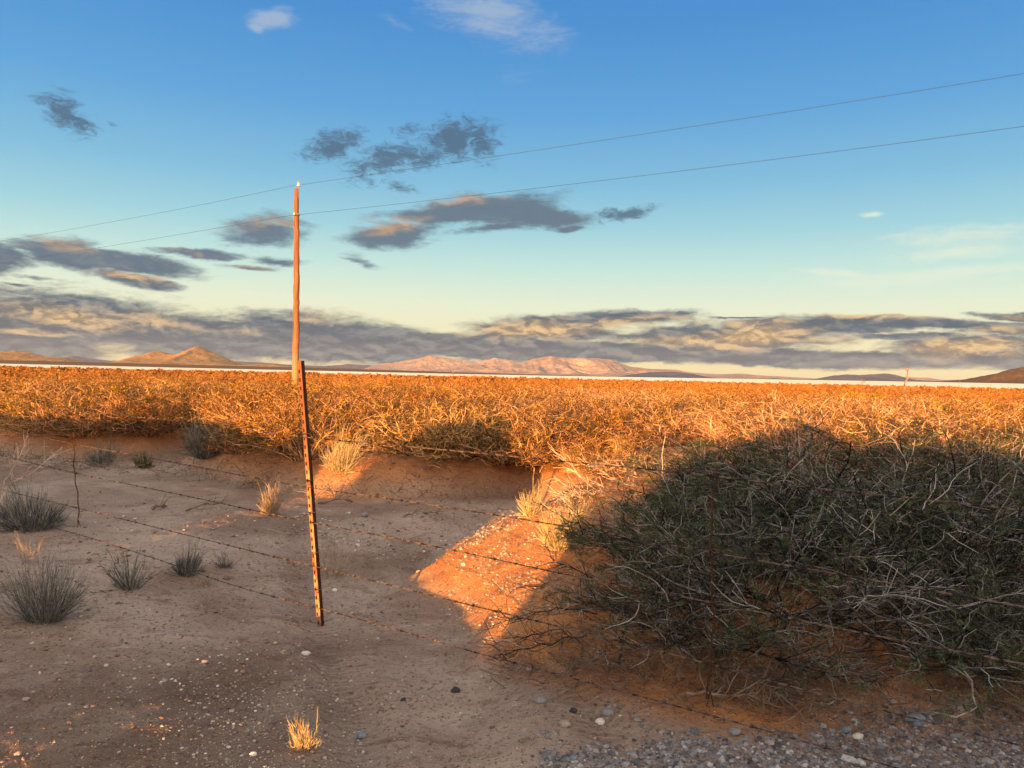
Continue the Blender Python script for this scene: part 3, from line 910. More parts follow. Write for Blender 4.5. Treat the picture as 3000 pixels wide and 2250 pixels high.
# sunlit shrubs behind the clump on the right dune
for (x, y, s, sz, v, lab) in [
    (3.3, 6.75, 1.0, 0.74, 1, 'golden shrub standing directly behind the shaded clump, below the thin straight stalk'),
    (2.5, 6.95, 0.7, 0.62, 2, 'golden shrub just behind the peak of the shadow'),
    (4.6, 6.4, 1.0, 0.68, 3, 'golden shrub cut by the right edge, closest to the viewer'),
    (4.3, 7.9, 1.0, 0.78, 0, 'golden shrub right behind the shaded clump, nearest the right edge'),
    (3.3, 8.3, 0.95, 0.76, 1, 'golden shrub behind the rounded top of the shaded clump'),
    (5.4, 7.3, 1.0, 0.76, 2, 'golden shrub at the right edge above the shadow line'),
    (2.4, 10.0, 0.95, 0.70, 3, 'golden shrub behind the bare orange sand of the dune flank'),
    (0.95, 7.3, 0.42, 0.42, 0, 'pale thorny shrub leaning left over the lit slope, in full sun'),
    (0.35, 9.9, 0.7, 0.6, 1, 'low twiggy shrub on the far side of the orange sand slope')]:
    place_shrub('mesquite_shrub', V_up[v % 3] if v != 9 and x > 2 else V_twig[v], x, y, s, rs.uniform(0, 6.28), lab, 'shrub', gz_all, sz=sz)


# ------------------------------------------------------------------ tufts
def tuft_geo(seed, n, h, rad, spread, r0=0.0016, fork=2, curve=0.1, base=0.25):
    rs = np.random.RandomState(seed)
    a = rs.rand(n) * 6.283; q = np.sqrt(rs.rand(n))
    p0 = np.stack([np.cos(a) * q * rad * base, np.sin(a) * q * rad * base, -0.01 + 0 * a], 1)
    e = q * spread
    d0 = np.stack([np.cos(a) * np.sin(e), np.sin(a) * np.sin(e), np.cos(e)], 1) + 0.12 * rs.normal(size=(n, 3))
    d0[:, 2] = np.abs(d0[:, 2]); d0 /= np.linalg.norm(d0, axis=1, keepdims=True)
    lobe = 1 + 0.22 * np.sin(a + rs.rand() * 6) + 0.14 * np.sin(2 * a + rs.rand() * 6) + 0.10 * np.sin(5 * a + rs.rand() * 6)
    L = h * rs.uniform(0.35, 1.12, n) ** 0.8 * (1 - 0.15 * q) * lobe
    flat = rs.rand(n) < 0.10                                   # bent and broken stems near the ground
    d0[flat, 2] *= 0.15; d0 /= np.linalg.norm(d0, axis=1, keepdims=True)
    d0[:, :2] += 0.10 * rs.normal(size=2)[None]
    P, D = grow(rs, p0, d0, L, 6, curve, up=0.02)
    parts = [tubes(P, r0 * rs.uniform(0.8, 1.2, n)[:, None] * np.linspace(1.1, 0.5, 7)[None, :], 3)]
    if fork:
        m = n * fork
        p, d, tt, i = child_starts(rs, P, D, m, 0.35, 0.4)
        P1, D1 = grow(rs, p, d, L[i] * rs.uniform(0.2, 0.45, m), 3, 0.15, up=0.04)
        parts.append(tubes(P1, r0 * 0.7 * np.ones((m, 4)) * np.linspace(1, 0.5, 4)[None, :], 3))
    return join(parts)


def tuft(name, px, py, wpx, hpx, mat, label, cat, seed, n=160, fork=2, spread=0.9, r0=0.0018, curve=0.1, group=None, base=0.3, mat2=None):
    g = ground_pix(px, py)
    sc = g.y / FPX
    h = hpx * sc; rad = wpx * sc * 0.5
    v, f = tuft_geo(seed, n, h, rad, spread, r0, fork, curve, base)
    # fit the width
    ext = np.percentile(np.hypot(v[:, 0], v[:, 1]), 97)
    k = rad / ext
    v = v * np.array([k, k, h / np.percentile(v[:, 2], 99)])
    o = link(name, np_mesh(name, v, f, mats=[mat]), loc=(g.x, g.y + rad * 0.5, gzat(g.x, g.y + rad * 0.5)))
    return tag(o, label, cat, group)


tuft('grass_tuft', 95, 1835, 250, 200, M['grass_grey'], 'largest grey spiky tuft, on the bare ground at the left edge', 'tuft', 1, n=420, fork=2, spread=1.0, r0=0.0017, base=0.6)
tuft('grass_tuft', 362, 1738, 150, 115, M['grass_grey'], 'spiky grey tuft with splayed stems, second from the left edge', 'tuft', 2, n=80, fork=2, spread=1.1, r0=0.0026)
tuft('grass_tuft', 530, 1695, 110, 85, M['grass_grey'], 'dark bushy tuft between two sparser tufts in front of the post', 'tuft', 3, n=220, fork=3, spread=1.1, r0=0.0024, base=0.5)
tuft('grass_tuft', 655, 1668, 70, 50, M['grass_grey'], 'small grey tuft left of the leaning post', 'tuft', 4, n=80, fork=2, spread=1.1, r0=0.0024)
tuft('grass_tuft', 598, 1722, 55, 42, M['grass_dull'], 'tiny brown twiggy tuft just right of the dark bushy one', 'tuft', 5, n=26, fork=2, spread=1.1, r0=0.002)
tuft('grass_tuft', 788, 1512, 95, 90, M['grass_dull'], 'pale dry bunchgrass standing alone in the wash left of the post', 'grass', 6, n=170, fork=1, spread=0.75, r0=0.003)
tuft('grass_tuft', 1553, 1522, 85, 88, M['grass_dry'], 'pale dry bunchgrass in shade by the wash, beside the golden one', 'grass', 7, n=170, fork=1, spread=0.7, r0=0.003)
tuft('grass_tuft', 1645, 1622, 165, 140, M['grass_dry'], 'bright golden bunchgrass in full sun on the gravel slope', 'grass', 8, n=420, fork=1, spread=0.8, r0=0.0026, base=0.5)
tuft('desert_shrub', 285, 1368, 95, 72, M['grass_grey'], 'grey tuft at the foot of the thicket, left of the sandy opening', 'tuft', 9, n=200, fork=3, spread=1.0, r0=0.004, base=0.5)
tuft('desert_shrub', 418, 1373, 62, 42, M['leaf_low'], 'small rounded green plant alone in the mouth of the sandy opening', 'plant', 10, n=160, fork=4, spread=1.3, r0=0.005, base=0.6)
tuft('desert_shrub', 585, 1362, 150, 105, M['grass_grey'], 'broad grey green shrub right of the sandy opening', 'shrub', 11, n=300, fork=4, spread=1.1, r0=0.004, base=0.6)
tuft('desert_shrub', 60, 1560, 210, 125, M['grass_grey'], 'grey green shrub under bare twigs at the left edge', 'shrub', 12, n=360, fork=4, spread=1.2, r0=0.003, base=0.6)
tuft('dry_weed', 960, 1705, 210, 120, M['grass_dull'], 'wispy brown weed right behind the leaning post', 'weed', 13, n=120, fork=2, spread=1.2, r0=0.0012, curve=0.16)
tuft('dry_weed', 1085, 1668, 90, 100, M['grass_dull'], 'thin pale weed between the post and the path', 'weed', 14, n=30, fork=2, spread=0.9, r0=0.0011, curve=0.16)
tuft('dry_weed', 60, 1660, 130, 90, M['grass_dull'], 'faint straw weed behind the largest grey tuft', 'weed', 15, n=40, fork=2, spread=0.9, r0=0.0011, curve=0.16)
tuft('tall_grass', 985, 1425, 150, 130, M['grass_dry'], 'tall yellow grass on the sandy bank right of the post', 'grass', 16, n=190, fork=2, spread=0.8, r0=0.003, curve=0.16, base=0.5)
tuft('tall_grass', 2130, 1760, 240, 230, M['grass_grey'], 'pale grey grass growing up through the shaded mesquite clump', 'grass', 17, n=260, fork=2, spread=0.8, r0=0.0012, base=0.7)
tuft('small_plant', 888, 2208, 95, 92, M['grass_dry'], 'small glowing yellow plant on bare ground in the foreground', 'plant', 18, n=110, fork=5, spread=1.15, r0=0.0016, curve=0.2, base=0.6)


# ------------------------------------------------------------------ bare twigs and sticks
def branchy(name, pts_px, depth, r, mat, label, cat, seed, kids=14, klen=0.22, group=None, thorns=0):
    rs_ = np.random.RandomState(seed)
    pts = np.array([list(atdepth(a, c, depth + dd)) for a, c, dd in pts_px])
    tt = np.linspace(0, len(pts) - 1, 14)
    Pm = np.stack([np.interp(tt, np.arange(len(pts)), pts[:, i]) for i in range(3)], 1)
    Pm[1:] += rs_.normal(size=(13, 3)) * 0.006
    P = Pm[None]
    D = np.gradient(Pm, axis=0); D /= np.linalg.norm(D, axis=1, keepdims=True); D = D[None]
    parts = [tubes(P, r * np.linspace(1, 0.35, 14)[None, :], 5)]
    if kids:
        p, d, _, _ = child_starts(rs_, P, D, kids, 0.2, 0.7)
        P1, D1 = grow(rs_, p, d, klen * rs_.uniform(0.5, 1.2, kids), 6, 0.2, up=0.02, zig=0.2)
        parts.append(tubes(P1, r * 0.5 * np.linspace(1, 0.4, 7)[None, :] * np.ones((kids, 1)), 4))
        p, d, _, _ = child_starts(rs_, P1, D1, kids * 4, 0.1, 1.0)
        P2, _ = grow(rs_, p, d, klen * 0.3 * rs_.uniform(0.3, 1.2, kids * 4), 2, 0.2)
        parts.append(tubes(P2, r * 0.3 * np.linspace(1, 0.3, 3)[None, :] * np.ones((kids * 4, 1)), 3))
    v, f = join(parts)
    o0 = Pm[0]
    o = link(name, np_mesh(name, v - o0, f, mats=[mat]), loc=tuple(o0))
    return tag(o, label, cat, group)


g = ground_pix(40, 1520)
branchy('bare_branch', [(-40, 1540, 0), (30, 1420, 0), (100, 1380, 0), (185, 1308, 0)], g.y, 0.009, M['bark_pale'], 'bare thorny twig rising to the right over the grey shrub at the left edge', 'branch', 31, 9, 0.25)
branchy('bare_branch', [(-30, 1500, 0), (20, 1400, 0), (50, 1350, 0), (85, 1290, 0)], g.y, 0.008, M['bark_pale'], 'steep bare twig at the very left edge below the top wire', 'branch', 32, 9, 0.22)
# stalks that stand above the brush
branchy('bare_stalk', [(2655, 1175, 0), (2650, 1135, 0), (2657, 1108, 0), (2663, 1076, 0)], 11.0, 0.016, M['stick'], 'dark knobbly stalk rising above the brush against the pale lake bed', 'stalk', 33, 3, 0.10)
branchy('bare_stalk', [(2525, 1185, 0), (2527, 1150, 0), (2524, 1110, 0)], 11.0, 0.007, M['bark'], 'thin pale stalk left of the dark knobbly stalk', 'stalk', 34, 3, 0.15)
branchy('bare_stalk', [(1334, 1135, 0), (1330, 1110, 0), (1325, 1085, 0)], 12.0, 0.005, M['bark'], 'thin forked stalk above the brush in the middle of the view', 'stalk', 35, 4, 0.2)
branchy('bare_stalk', [(2812, 1230, 0), (2810, 1170, 0), (2813, 1115, 0)], 9.0, 0.005, M['bark'], 'straight thin stalk nearest the right edge', 'stalk', 36, 2, 0.12)
# pale arching dead branches of the near clump
for k, (pts, dep, r_, lab) in enumerate([
    ([(1815, 1960, 0), (1815, 1880, 0), (1840, 1820, 0), (1900, 1770, 0), (1945, 1730, 0)], 3.75, 0.008, 'pale curved dead branch on the left front of the shaded clump'),
    ([(1925, 1850, 0), (2010, 1835, 0), (2060, 1800, 0), (2130, 1755, 0), (2190, 1720, 0)], 3.7, 0.008, 'pale dead branch slanting up behind the right wire stay'),
    ([(2650, 1890, 0), (2750, 1845, 0), (2830, 1870, 0), (2900, 1930, 0)], 3.6, 0.007, 'pale arched branch low on the right of the shaded clump'),
    ([(2010, 2030, 0), (2090, 2035, 0), (2160, 2040, 0), (2225, 2032, 0)], 3.35, 0.009, 'pale dead stick lying on the red soil by the foot of the right wire stay'),
    ([(2420, 2005, 0), (2470, 1985, 0), (2560, 1988, 0)], 3.5, 0.007, 'thin tan stick lying across the bare red sand'),
    ([(1760, 1660, 0), (1880, 1655, 0), (1950, 1660, 0), (2050, 1590, 0)], 4.3, 0.007, 'pale dead branch lying flat through the middle of the shaded clump'),
    ([(2480, 1560, 0), (2570, 1570, 0), (2600, 1600, 0)], 4.4, 0.007, 'pale hooked branch in the upper right of the shaded clump')]):
    branchy('dead_branch', pts, dep, r_, M['bark_grey'] if k not in (3, 4) else M['stick'], lab, 'branch', 40 + k, 7, 0.22, 'pale dead branches of the shaded clump')


def twigs_over(name, pix_list, label, seed):
    """long thorny shoots in one spray"""
    rs_ = np.random.RandomState(seed)
    parts = []
    for pts_px, dep, r in pix_list:
        pts = np.array([list(atdepth(a, c, dep)) for a, c in pts_px])
        tt = np.linspace(0, len(pts) - 1, 12)
        Pm = np.stack([np.interp(tt, np.arange(len(pts)), pts[:, i]) for i in range(3)], 1)
        Pm[1:] += rs_.normal(size=(11, 3)) * 0.012
        D = np.gradient(Pm, axis=0); D /= np.linalg.norm(D, axis=1, keepdims=True)
        parts.append(tubes(Pm[None], r * np.linspace(1, 0.4, 12)[None, :], 4))
        p, d, _, _ = child_starts(rs_, Pm[None], D[None], 26, 0.1, 0.7)
        P1, D1 = grow(rs_, p, d, 0.16 * rs_.uniform(0.3, 1.3, 26), 4, 0.2, zig=0.25)
        parts.append(tubes(P1, r * 0.55 * np.linspace(1, 0.5, 5)[None, :] * np.ones((26, 1)), 3))
    v, f = join(parts)
    o0 = v[0].copy()
    return tag(link(name, np_mesh(name, v - o0, f, mats=[M['bark_pale'] if seed == 51 else M['bark_grey']]), loc=tuple(o0)), label, 'branch')


twigs_over('thorny_spray', [([(1900, 1500), (1780, 1450), (1700, 1400), (1625, 1320)], 6.4, 0.006), ([(1900, 1520), (1800, 1470), (1700, 1430), (1630, 1400)], 6.3, 0.006),
                            ([(1900, 1540), (1780, 1490), (1690, 1450), (1617, 1437)], 6.2, 0.006), ([(1880, 1560), (1790, 1520), (1720, 1480), (1660, 1418)], 6.2, 0.005),
                            ([(1900, 1480), (1830, 1420), (1770, 1380), (1720, 1355)], 6.6, 0.006), ([(1860, 1580), (1790, 1550), (1700, 1500), (1640, 1470)], 6.0, 0.005),
                            ([(1950, 1460), (1880, 1400), (1830, 1370), (1760, 1350)], 6.7, 0.006), ([(1940, 1500), (1850, 1440), (1750, 1420), (1680, 1380)], 6.5, 0.005)],
           'pale pink thorny shoots reaching left into the sun from the big clump', 51)
twigs_over('thorny_spray', [([(1700, 1880), (1640, 1850), (1560, 1860), (1425, 1892)], 4.0, 0.004), ([(1750, 1800), (1640, 1780), (1560, 1800), (1440, 1835)], 4.2, 0.004),
                            ([(1760, 1700), (1680, 1660), (1620, 1640), (1595, 1590)], 4.6, 0.004), ([(1740, 1760), (1660, 1720), (1600, 1715), (1500, 1720)], 4.4, 0.004),
                            ([(1720, 1860), (1620, 1880), (1520, 1900), (1470, 1935)], 3.9, 0.004), ([(1800, 1640), (1740, 1560), (1660, 1520), (1560, 1470)], 4.8, 0.005)],
           'dark thorny shoots trailing left from the shaded clump over the path edge', 52)


def stick(px1, py1, px2, py2, r, label, seed):
    rs_ = np.random.RandomState(seed)
    a = ground_pix(px1, py1); c = ground_pix(px2, py2)
    tt = np.linspace(0, 1, 9)[:, None]
    P = np.array(a)[None] * (1 - tt) + np.array(c)[None] * tt
    P[:, 2] = [gzat(p[0], p[1]) + 0.02 for p in P]
    P[:, 2] += 0.03 * np.sin(tt[:, 0] * 3.1)
    P += rs_.normal(size=P.shape) * 0.008
    D = np.gradient(P, axis=0); D /= np.linalg.norm(D, axis=1, keepdims=True)
    parts = [tubes(P[None], r * np.linspace(1, 0.45, 9)[None, :], 5)]
    p, d, _, _ = child_starts(rs_, P[None], D[None], 4, 0.3, 0.6)
    P1, _ = grow(rs_, p, d, np.full(4, 0.14), 4, 0.15)
    parts.append(tubes(P1, r * 0.5 * np.linspace(1, 0.4, 5)[None, :] * np.ones((4, 1)), 4))
    v, f = join(parts)
    return tag(link('dead_stick', np_mesh('dead_stick', v - P[0], f, mats=[M['stick']]), loc=tuple(P[0])), label, 'stick', 'dead sticks lying in the wash')


stick(445, 1497, 488, 1490, 0.02, 'short dark stump of stick in the wash, left of a longer flat stick', 61)
stick(545, 1502, 665, 1482, 0.012, 'long thin stick lying flat in the wash left of the pale bunchgrass', 62)
stick(935, 1478, 1030, 1474, 0.016, 'dark forked stick on the wash just right of the leaning post', 63)
stick(1180, 1515, 1290, 1512, 0.010, 'thin brown stick at the far side of the path', 64)

# ------------------------------------------------------------------ stones
_phi = (1 + 5 ** 0.5) / 2
ICO_V = np.array([(-1, _phi, 0), (1, _phi, 0), (-1, -_phi, 0), (1, -_phi, 0), (0, -1, _phi), (0, 1, _phi), (0, -1, -_phi), (0, 1, -_phi), (_phi, 0, -1), (_phi, 0, 1), (-_phi, 0, -1), (-_phi, 0, 1)], float)
ICO_V /= np.linalg.norm(ICO_V[0])
ICO_F = np.array([(0, 11, 5), (0, 5, 1), (0, 1, 7), (0, 7, 10), (0, 10, 11), (1, 5, 9), (5, 11, 4), (11, 10, 2), (10, 7, 6), (7, 1, 8), (3, 9, 4), (3, 4, 2), (3, 2, 6), (3, 6, 8), (3, 8, 9), (4, 9, 5), (2, 4, 11), (6, 2, 10), (8, 6, 7), (9, 8, 1)])


def ico_sub(v, f):
    cache = {}; v = list(map(tuple, v)); nf = []
    def mid(a, c):
        k = (min(a, c), max(a, c))
        if k not in cache:
            m = (np.array(v[a]) + np.array(v[c])) / 2; m /= np.linalg.norm(m)
            v.append(tuple(m)); cache[k] = len(v) - 1
        return cache[k]
    for a, c, d in f:
        ab, bc, ca = mid(a, c), mid(c, d), mid(d, a)
        nf += [(a, ab, ca), (c, bc, ab), (d, ca, bc), (ab, bc, ca)]
    return np.array(v), np.array(nf)


def scatter_stones(name, xy, size, mat, seed, flat=0.6, sink=0.25):
    rs_ = np.random.RandomState(seed)
    n = len(xy)
    z = terrain(xy[:, 0], xy[:, 1])[0]
    V = ICO_V[None] * (1 + 0.28 * rs_.normal(size=(n, 12, 1)).clip(-1.5, 1.5))
    sc = size[:, None, None] * np.stack([rs_.uniform(0.75, 1.4, n), rs_.uniform(0.7, 1.2, n), rs_.uniform(flat * 0.7, flat * 1.3, n)], 1)[:, None, :]
    V = V * sc
    a = rs_.rand(n) * 6.28; ca = np.cos(a)[:, None]; sa = np.sin(a)[:, None]
    x = V[:, :, 0] * ca - V[:, :, 1] * sa; y = V[:, :, 0] * sa + V[:, :, 1] * ca
    P = np.stack([x + xy[:, 0:1], y + xy[:, 1:2], V[:, :, 2] + (z + size * flat * (1 - 2 * sink))[:, None]], -1)
    F = (ICO_F[None] + (np.arange(n) * 12)[:, None, None]).reshape(-1, 3)
    return link(name, np_mesh(name, P.reshape(-1, 3), F, mats=[mat], smooth=False))


def sample_px(rs_, n, x0, x1, y0, y1, dens=None):
    """random ground spots, uniform in the picture window (ground taken at z=0)"""
    px = rs_.uniform(x0, x1, n); py = rs_.uniform(y0, y1, n)
    if dens is not None:
        k = rs_.rand(n) < dens(px, py); px = px[k]; py = py[k]
    m3 = np.array(cam_mat.to_3x3())
    d = np.stack([(px - 1500) / FPX, -(py - 1125) / FPX, -np.ones_like(px)], 1) @ m3.T
    tt = -CAM_Z / d[:, 2]
    return d[:, :2] * tt[:, None]


rs_g = np.random.RandomState(5)
# grey gravel at the near right
def gravel_d(px, py):
    edge = np.interp(px, [1450, 1600, 1900, 2200, 2400, 2700, 3000, 3400], [2330, 2190, 2150, 2155, 2125, 2095, 2110, 2120])
    e2 = edge + 28 * fbm(px * 0.012, py * 0.02, 3)
    main = sstep(-8, 30, py - e2)
    fringe = 0.22 * sstep(-190, -20, py - edge) * sstep(1480, 1650, px) * sstep(0.0, 0.5, fbm(px * 0.01 + 4, py * 0.02, 3))
    return np.clip(main + fringe, 0, 1)
g_xy = sample_px(rs_g, 26000, 1480, 3300, 1980, 2420, gravel_d)
sz_ = 0.0060 * np.exp(rs_g.normal(size=len(g_xy)) * 0.45)
tag(scatter_stones('gravel', g_xy, sz_, M['gravel'], 71, 0.65, 0.4), 'grey gravel spread along the lower right edge', 'gravel', kind='stuff')
# pale grit and pebbles on the bare ground left of the path and on the lit slope
def peb_d(px, py):
    d1 = 0.75 * np.exp(-((px - 780) / 330) ** 2) * sstep(1750, 2050, py)
    d2 = 0.9 * sstep(0, 1, 1 - np.hypot((px - 1450) / 230, (py - 1650) / 170))
    d3 = 0.35 * np.exp(-((py - 1535) / 22) ** 2) * sstep(700, 900, px) * sstep(1350, 1250, px)
    d4 = 0.16 + 0.25 * sstep(0.1, 0.6, fbm(px * 0.008, py * 0.016, 3))
    return np.clip(d1 + d2 + d3 + d4 * 0.5, 0, 1)
p_xy = sample_px(rs_g, 22000, -150, 1900, 1480, 2400, peb_d)
s_xy = sample_px(rs_g, 5000, 1230, 1800, 1440, 1900, lambda px, py: sstep(0, 0.5, 1 - np.hypot((px - 1500) / 250, (py - 1660) / 230)))
w_xy = sample_px(rs_g, 1500, 820, 1420, 1495, 1580, lambda px, py: sstep(-0.1, 0.5, fbm(px * 0.02, py * 0.06, 2)))
p_xy = np.concatenate([p_xy, s_xy, w_xy])
szp = 0.0037 * np.exp((rs_g.normal(size=len(p_xy)) * 0.55).clip(-2, 1.0)) * np.clip(np.hypot(p_xy[:, 0], p_xy[:, 1]) / 4.0, 0.8, 2.0)
tag(scatter_stones('pebbles', p_xy, szp, M['pebble'], 72, 0.6, 0.3), 'pale pebbles strewn over the bare ground left of the path', 'pebbles', kind='stuff')
c_xy = sample_px(rs_g, 24000, -150, 3100, 1440, 2400, lambda px, py: 0.2 + 0.8 * sstep(-0.1, 0.5, fbm(px * 0.006 + 9, py * 0.014, 4)))
szc = 0.0040 * np.exp(rs_g.normal(size=len(c_xy)) * 0.4) * np.clip(np.hypot(c_xy[:, 0], c_xy[:, 1]) / 4.0, 0.8, 2.2)
tag(scatter_stones('soil_crumbs', c_xy, szc, M['crumb'], 73, 0.6, 0.3), 'brown crumbs of soil scattered over the bare ground', 'soil', kind='stuff')

SV, SF = ico_sub(*ico_sub(ICO_V, ICO_F))
def stone(px, py, wpx, cols, label, seed, hk=0.7):
    g_ = ground_pix(px, py)
    rad = wpx * g_.y / FPX * 0.5
    rs_ = np.random.RandomState(seed)
    off = rs_.rand() * 50
    n = fbm(SV[:, 0] * 1.3 + off, SV[:, 1] * 1.3 + SV[:, 2] * 1.7, 3)
    v = SV * (1 + 0.28 * n)[:, None] * np.array([1.0, rs_.uniform(0.7, 0.95), hk]) * rad
    m = varied('stone_surface', cols[0], cols[1], 40, rough=0.75)
    a = rs_.rand() * 0.5
    o = link('stone', np_mesh('stone', v, SF, mats=[m], smooth=True), loc=(g_.x, g_.y + rad * 0.5, gzat(g_.x, g_.y + rad * .5) + rad * hk * 0.55))
    o.rotation_euler = (0, 0, a)
    return tag(o, label, 'stone', 'larger loose stones')


DK = ((0.035, 0.04, 0.045), (0.07, 0.07, 0.07)); GR = ((0.22, 0.21, 0.22), (0.32, 0.30, 0.29)); PK = ((0.32, 0.24, 0.21), (0.42, 0.33, 0.29)); WH = ((0.66, 0.58, 0.50), (0.78, 0.70, 0.62)); BL = ((0.16, 0.19, 0.23), (0.26, 0.28, 0.31))
for k, (px, py, w_, cl, lab) in enumerate([
    (1335, 2030, 28, DK, 'dark round stone in the middle of the path'), (1181, 2056, 17, DK, 'smaller dark stone left of the round one on the path'),
    (1583, 2060, 34, GR, 'flat grey stone at the left end of the stony fringe by the path'), (1680, 2090, 24, DK, 'black stone among the fringe stones right of the path'),
    (1760, 2125, 30, WH, 'whitish rounded stone in the fringe beside the path'), (1655, 2130, 36, PK, 'pinkish stone in the fringe beside the path'),
    (1780, 2098, 38, GR, 'broad grey stone in the fringe, just above the whitish one'), (1058, 2165, 30, BL, 'bluish stone on the bare ground right of the glowing plant'),
    (1745, 2210, 24, PK, 'rosy stone near the bottom edge below the fringe'), (1680, 2232, 24, BL, 'slate stone near the bottom edge left of the rosy one'),
    (1500, 1965, 26, GR, 'grey flat stone at the tip of the dark twigs on the path edge'), (1550, 1968, 26, PK, 'brown stone right of the flat grey one under the twigs'),
    (2155, 2160, 36, GR, 'grey stone with a pale side on red soil above the gravel'), (2258, 2185, 30, PK, 'tan stone at the gravel edge, right of the one with a pale side'),
    (2690, 2135, 60, BL, 'largest slate stone at the edge of the gravel on the right'), (2518, 2168, 36, WH, 'pale flat stone at the edge of the gravel'),
    (2480, 2150, 34, BL, 'dull grey stone just above the pale flat one'), (980, 1735, 17, WH, 'white stone right of the foot of the leaning post'),
    (895, 1920, 26, WH, 'flat white stone below the foot of the leaning post'), (597, 1945, 20, PK, 'pinkish stone alone in the left foreground'),
    (72, 2055, 22, PK, 'tan stone in the left foreground near the edge'), (50, 2215, 22, PK, 'tan stone in the lower left corner'),
    (740, 2215, 22, WH, 'bright pebble just left of the glowing plant'), (1357, 1660, 16, WH, 'pale stone on the left tip of the sunlit gravel slope'),
    (1068, 1515, 22, GR, 'grey stone in the line of stones across the wash')]):
    stone(px, py, w_, cl, lab, 80 + k, 0.62)

# twig litter under the near clump
rs_l = np.random.RandomState(8)
lx = sample_px(rs_l, 7500, 1450, 3100, 1880, 2180, lambda px, py: sstep(0, 1, 1 - np.abs(py - np.interp(px, [1450, 1700, 2000, 2300, 2700, 3100], [1925, 1960, 2010, 2060, 2080, 2090])) / 95) * (0.4 + 0.6 * (fbm(px * .01, py * .02, 2) > -0.1)))
nl = len(lx)
lz = terrain(lx[:, 0], lx[:, 1])[0] + 0.012 + 0.05 * rs_l.rand(nl) ** 3
ld = rand_unit(rs_l, nl); ld[:, 2] *= 0.25; ld /= np.linalg.norm(ld, axis=1, keepdims=True)
LP, _ = grow(rs_l, np.column_stack([lx, lz]), ld, rs_l.uniform(0.04, 0.22, nl), 5, 0.25)
v, f = tubes(LP, 0.0022 * rs_l.uniform(0.5, 1.6, nl)[:, None] * np.linspace(1, 0.5, 6)[None, :], 3)
tag(link('twig_litter', np_mesh('twig_litter', v, f, mats=[M['stick']])), 'tangled dead twigs littering the foot of the shaded clump', 'twigs', kind='stuff')


bx_ = sample_px(rs_l, 5200, -100, 1750, 1325, 1500, lambda px, py: sstep(0, 1, 1 - np.abs(py - np.interp(px, [-100, 250, 520, 700, 900, 1300, 1650], [1345, 1360, 1375, 1400, 1435, 1435, 1430])) / 50))
nb = len(bx_)
bz = terrain(bx_[:, 0], bx_[:, 1])[0] + 0.015 + 0.10 * rs_l.rand(nb) ** 3
ld = rand_unit(rs_l, nb); ld[:, 2] *= 0.35; ld /= np.linalg.norm(ld, axis=1, keepdims=True)
LP, _ = grow(rs_l, np.column_stack([bx_, bz]), ld, rs_l.uniform(0.06, 0.30, nb), 5, 0.3)
v, f = tubes(LP, 0.0042 * rs_l.uniform(0.5, 1.5, nb)[:, None] * np.linspace(1, 0.5, 6)[None, :], 3)
tag(link('bank_litter', np_mesh('bank_litter', v, f, mats=[M['stick']])), 'dead twigs and roots along the foot of the sandy bank', 'twigs', kind='stuff')


# ------------------------------------------------------------------ fence
def fence_depth(px):
    return 1.0 / (0.1333 + 0.2977 * px / 3000.0)


mr, t, b = material('rusty_barbed_wire', 0.65)
tcx = t.new('ShaderNodeNewGeometry').outputs['Position']
b.inputs['Metallic'].default_value = 0.35
t.put(b.inputs['Base Color'], t.mix(t.rng(t.noise(tcx, 25, 3, 0.6), 0.4, 0.6), (0.03, 0.02, 0.018, 1), (0.20, 0.14, 0.115, 1)))
M['wire'] = mr
ms_, t, b = material('rusty_post_steel', 0.7)
tcx = t.new('ShaderNodeTexCoord').outputs['Object']
b.inputs['Metallic'].default_value = 0.15
nn = t.noise(t.mapping(tcx, scale=(1, 1, 0.25)), 45, 6, 0.7, 0.5)
cc = t.mix(t.rng(nn, 0.4, 0.6), (0.30, 0.12, 0.06, 1), (0.50, 0.31, 0.18, 1))
cc = t.mix(t.rng(t.noise(tcx, 9, 3, 0.5), 0.52, 0.66, 0, 0.8), cc, (0.15, 0.055, 0.03, 1))
szp_ = t.new('ShaderNodeSeparateXYZ'); t.put(szp_.inputs[0], tcx)
cc = t.mix(t.rng(szp_.outputs[2], 0.95, 1.25, 0, 0.85), cc, (0.17, 0.065, 0.035, 1))
t.put(b.inputs['Base Color'], cc)
M['post'] = ms_
M['shade_dark'] = varied('shade_dark_steel', (0.04, 0.022, 0.016), (0.09, 0.04, 0.025), 30)  # shade on the post stem and right stay, put into a near-black colour
M['stud'] = varied('dark_rust', (0.05, 0.02, 0.012), (0.09, 0.035, 0.02), 60)

wires_px = [
    [(-250, 1160), (0, 1182), (258, 1208), (506, 1232), (886, 1281), (1280, 1316), (1655, 1352), (2019, 1386), (2396, 1432), (2742, 1467), (3000, 1496), (3350, 1536)],
    [(-250, 1200), (0, 1254), (221, 1303), (447, 1343), (710, 1393), (895, 1428), (1150, 1462), (1500, 1516), (1740, 1556), (2100, 1622), (2500, 1690), (3000, 1778), (3350, 1842)],
    [(-250, 1270), (0, 1334), (226, 1388), (542, 1452), (787, 1505), (905, 1530), (1100, 1566), (1330, 1612), (1650, 1682), (2060, 1760), (2500, 1850), (3000, 1946), (3350, 2015)],
    [(-250, 1370), (0, 1434), (226, 1488), (565, 1572), (913, 1658), (1080, 1698), (1350, 1766), (1700, 1850), (2000, 1925), (2350, 2020), (2700, 2110), (3000, 2186), (3350, 2275)],
    [(-250, 1450), (0, 1508), (200, 1556), (375, 1610), (493, 1649), (700, 1722), (922, 1779), (1150, 1840), (1342, 1898), (1470, 1932), (1800, 2020), (2104, 2101), (2407, 2187), (2800, 2300), (3300, 2440)]]
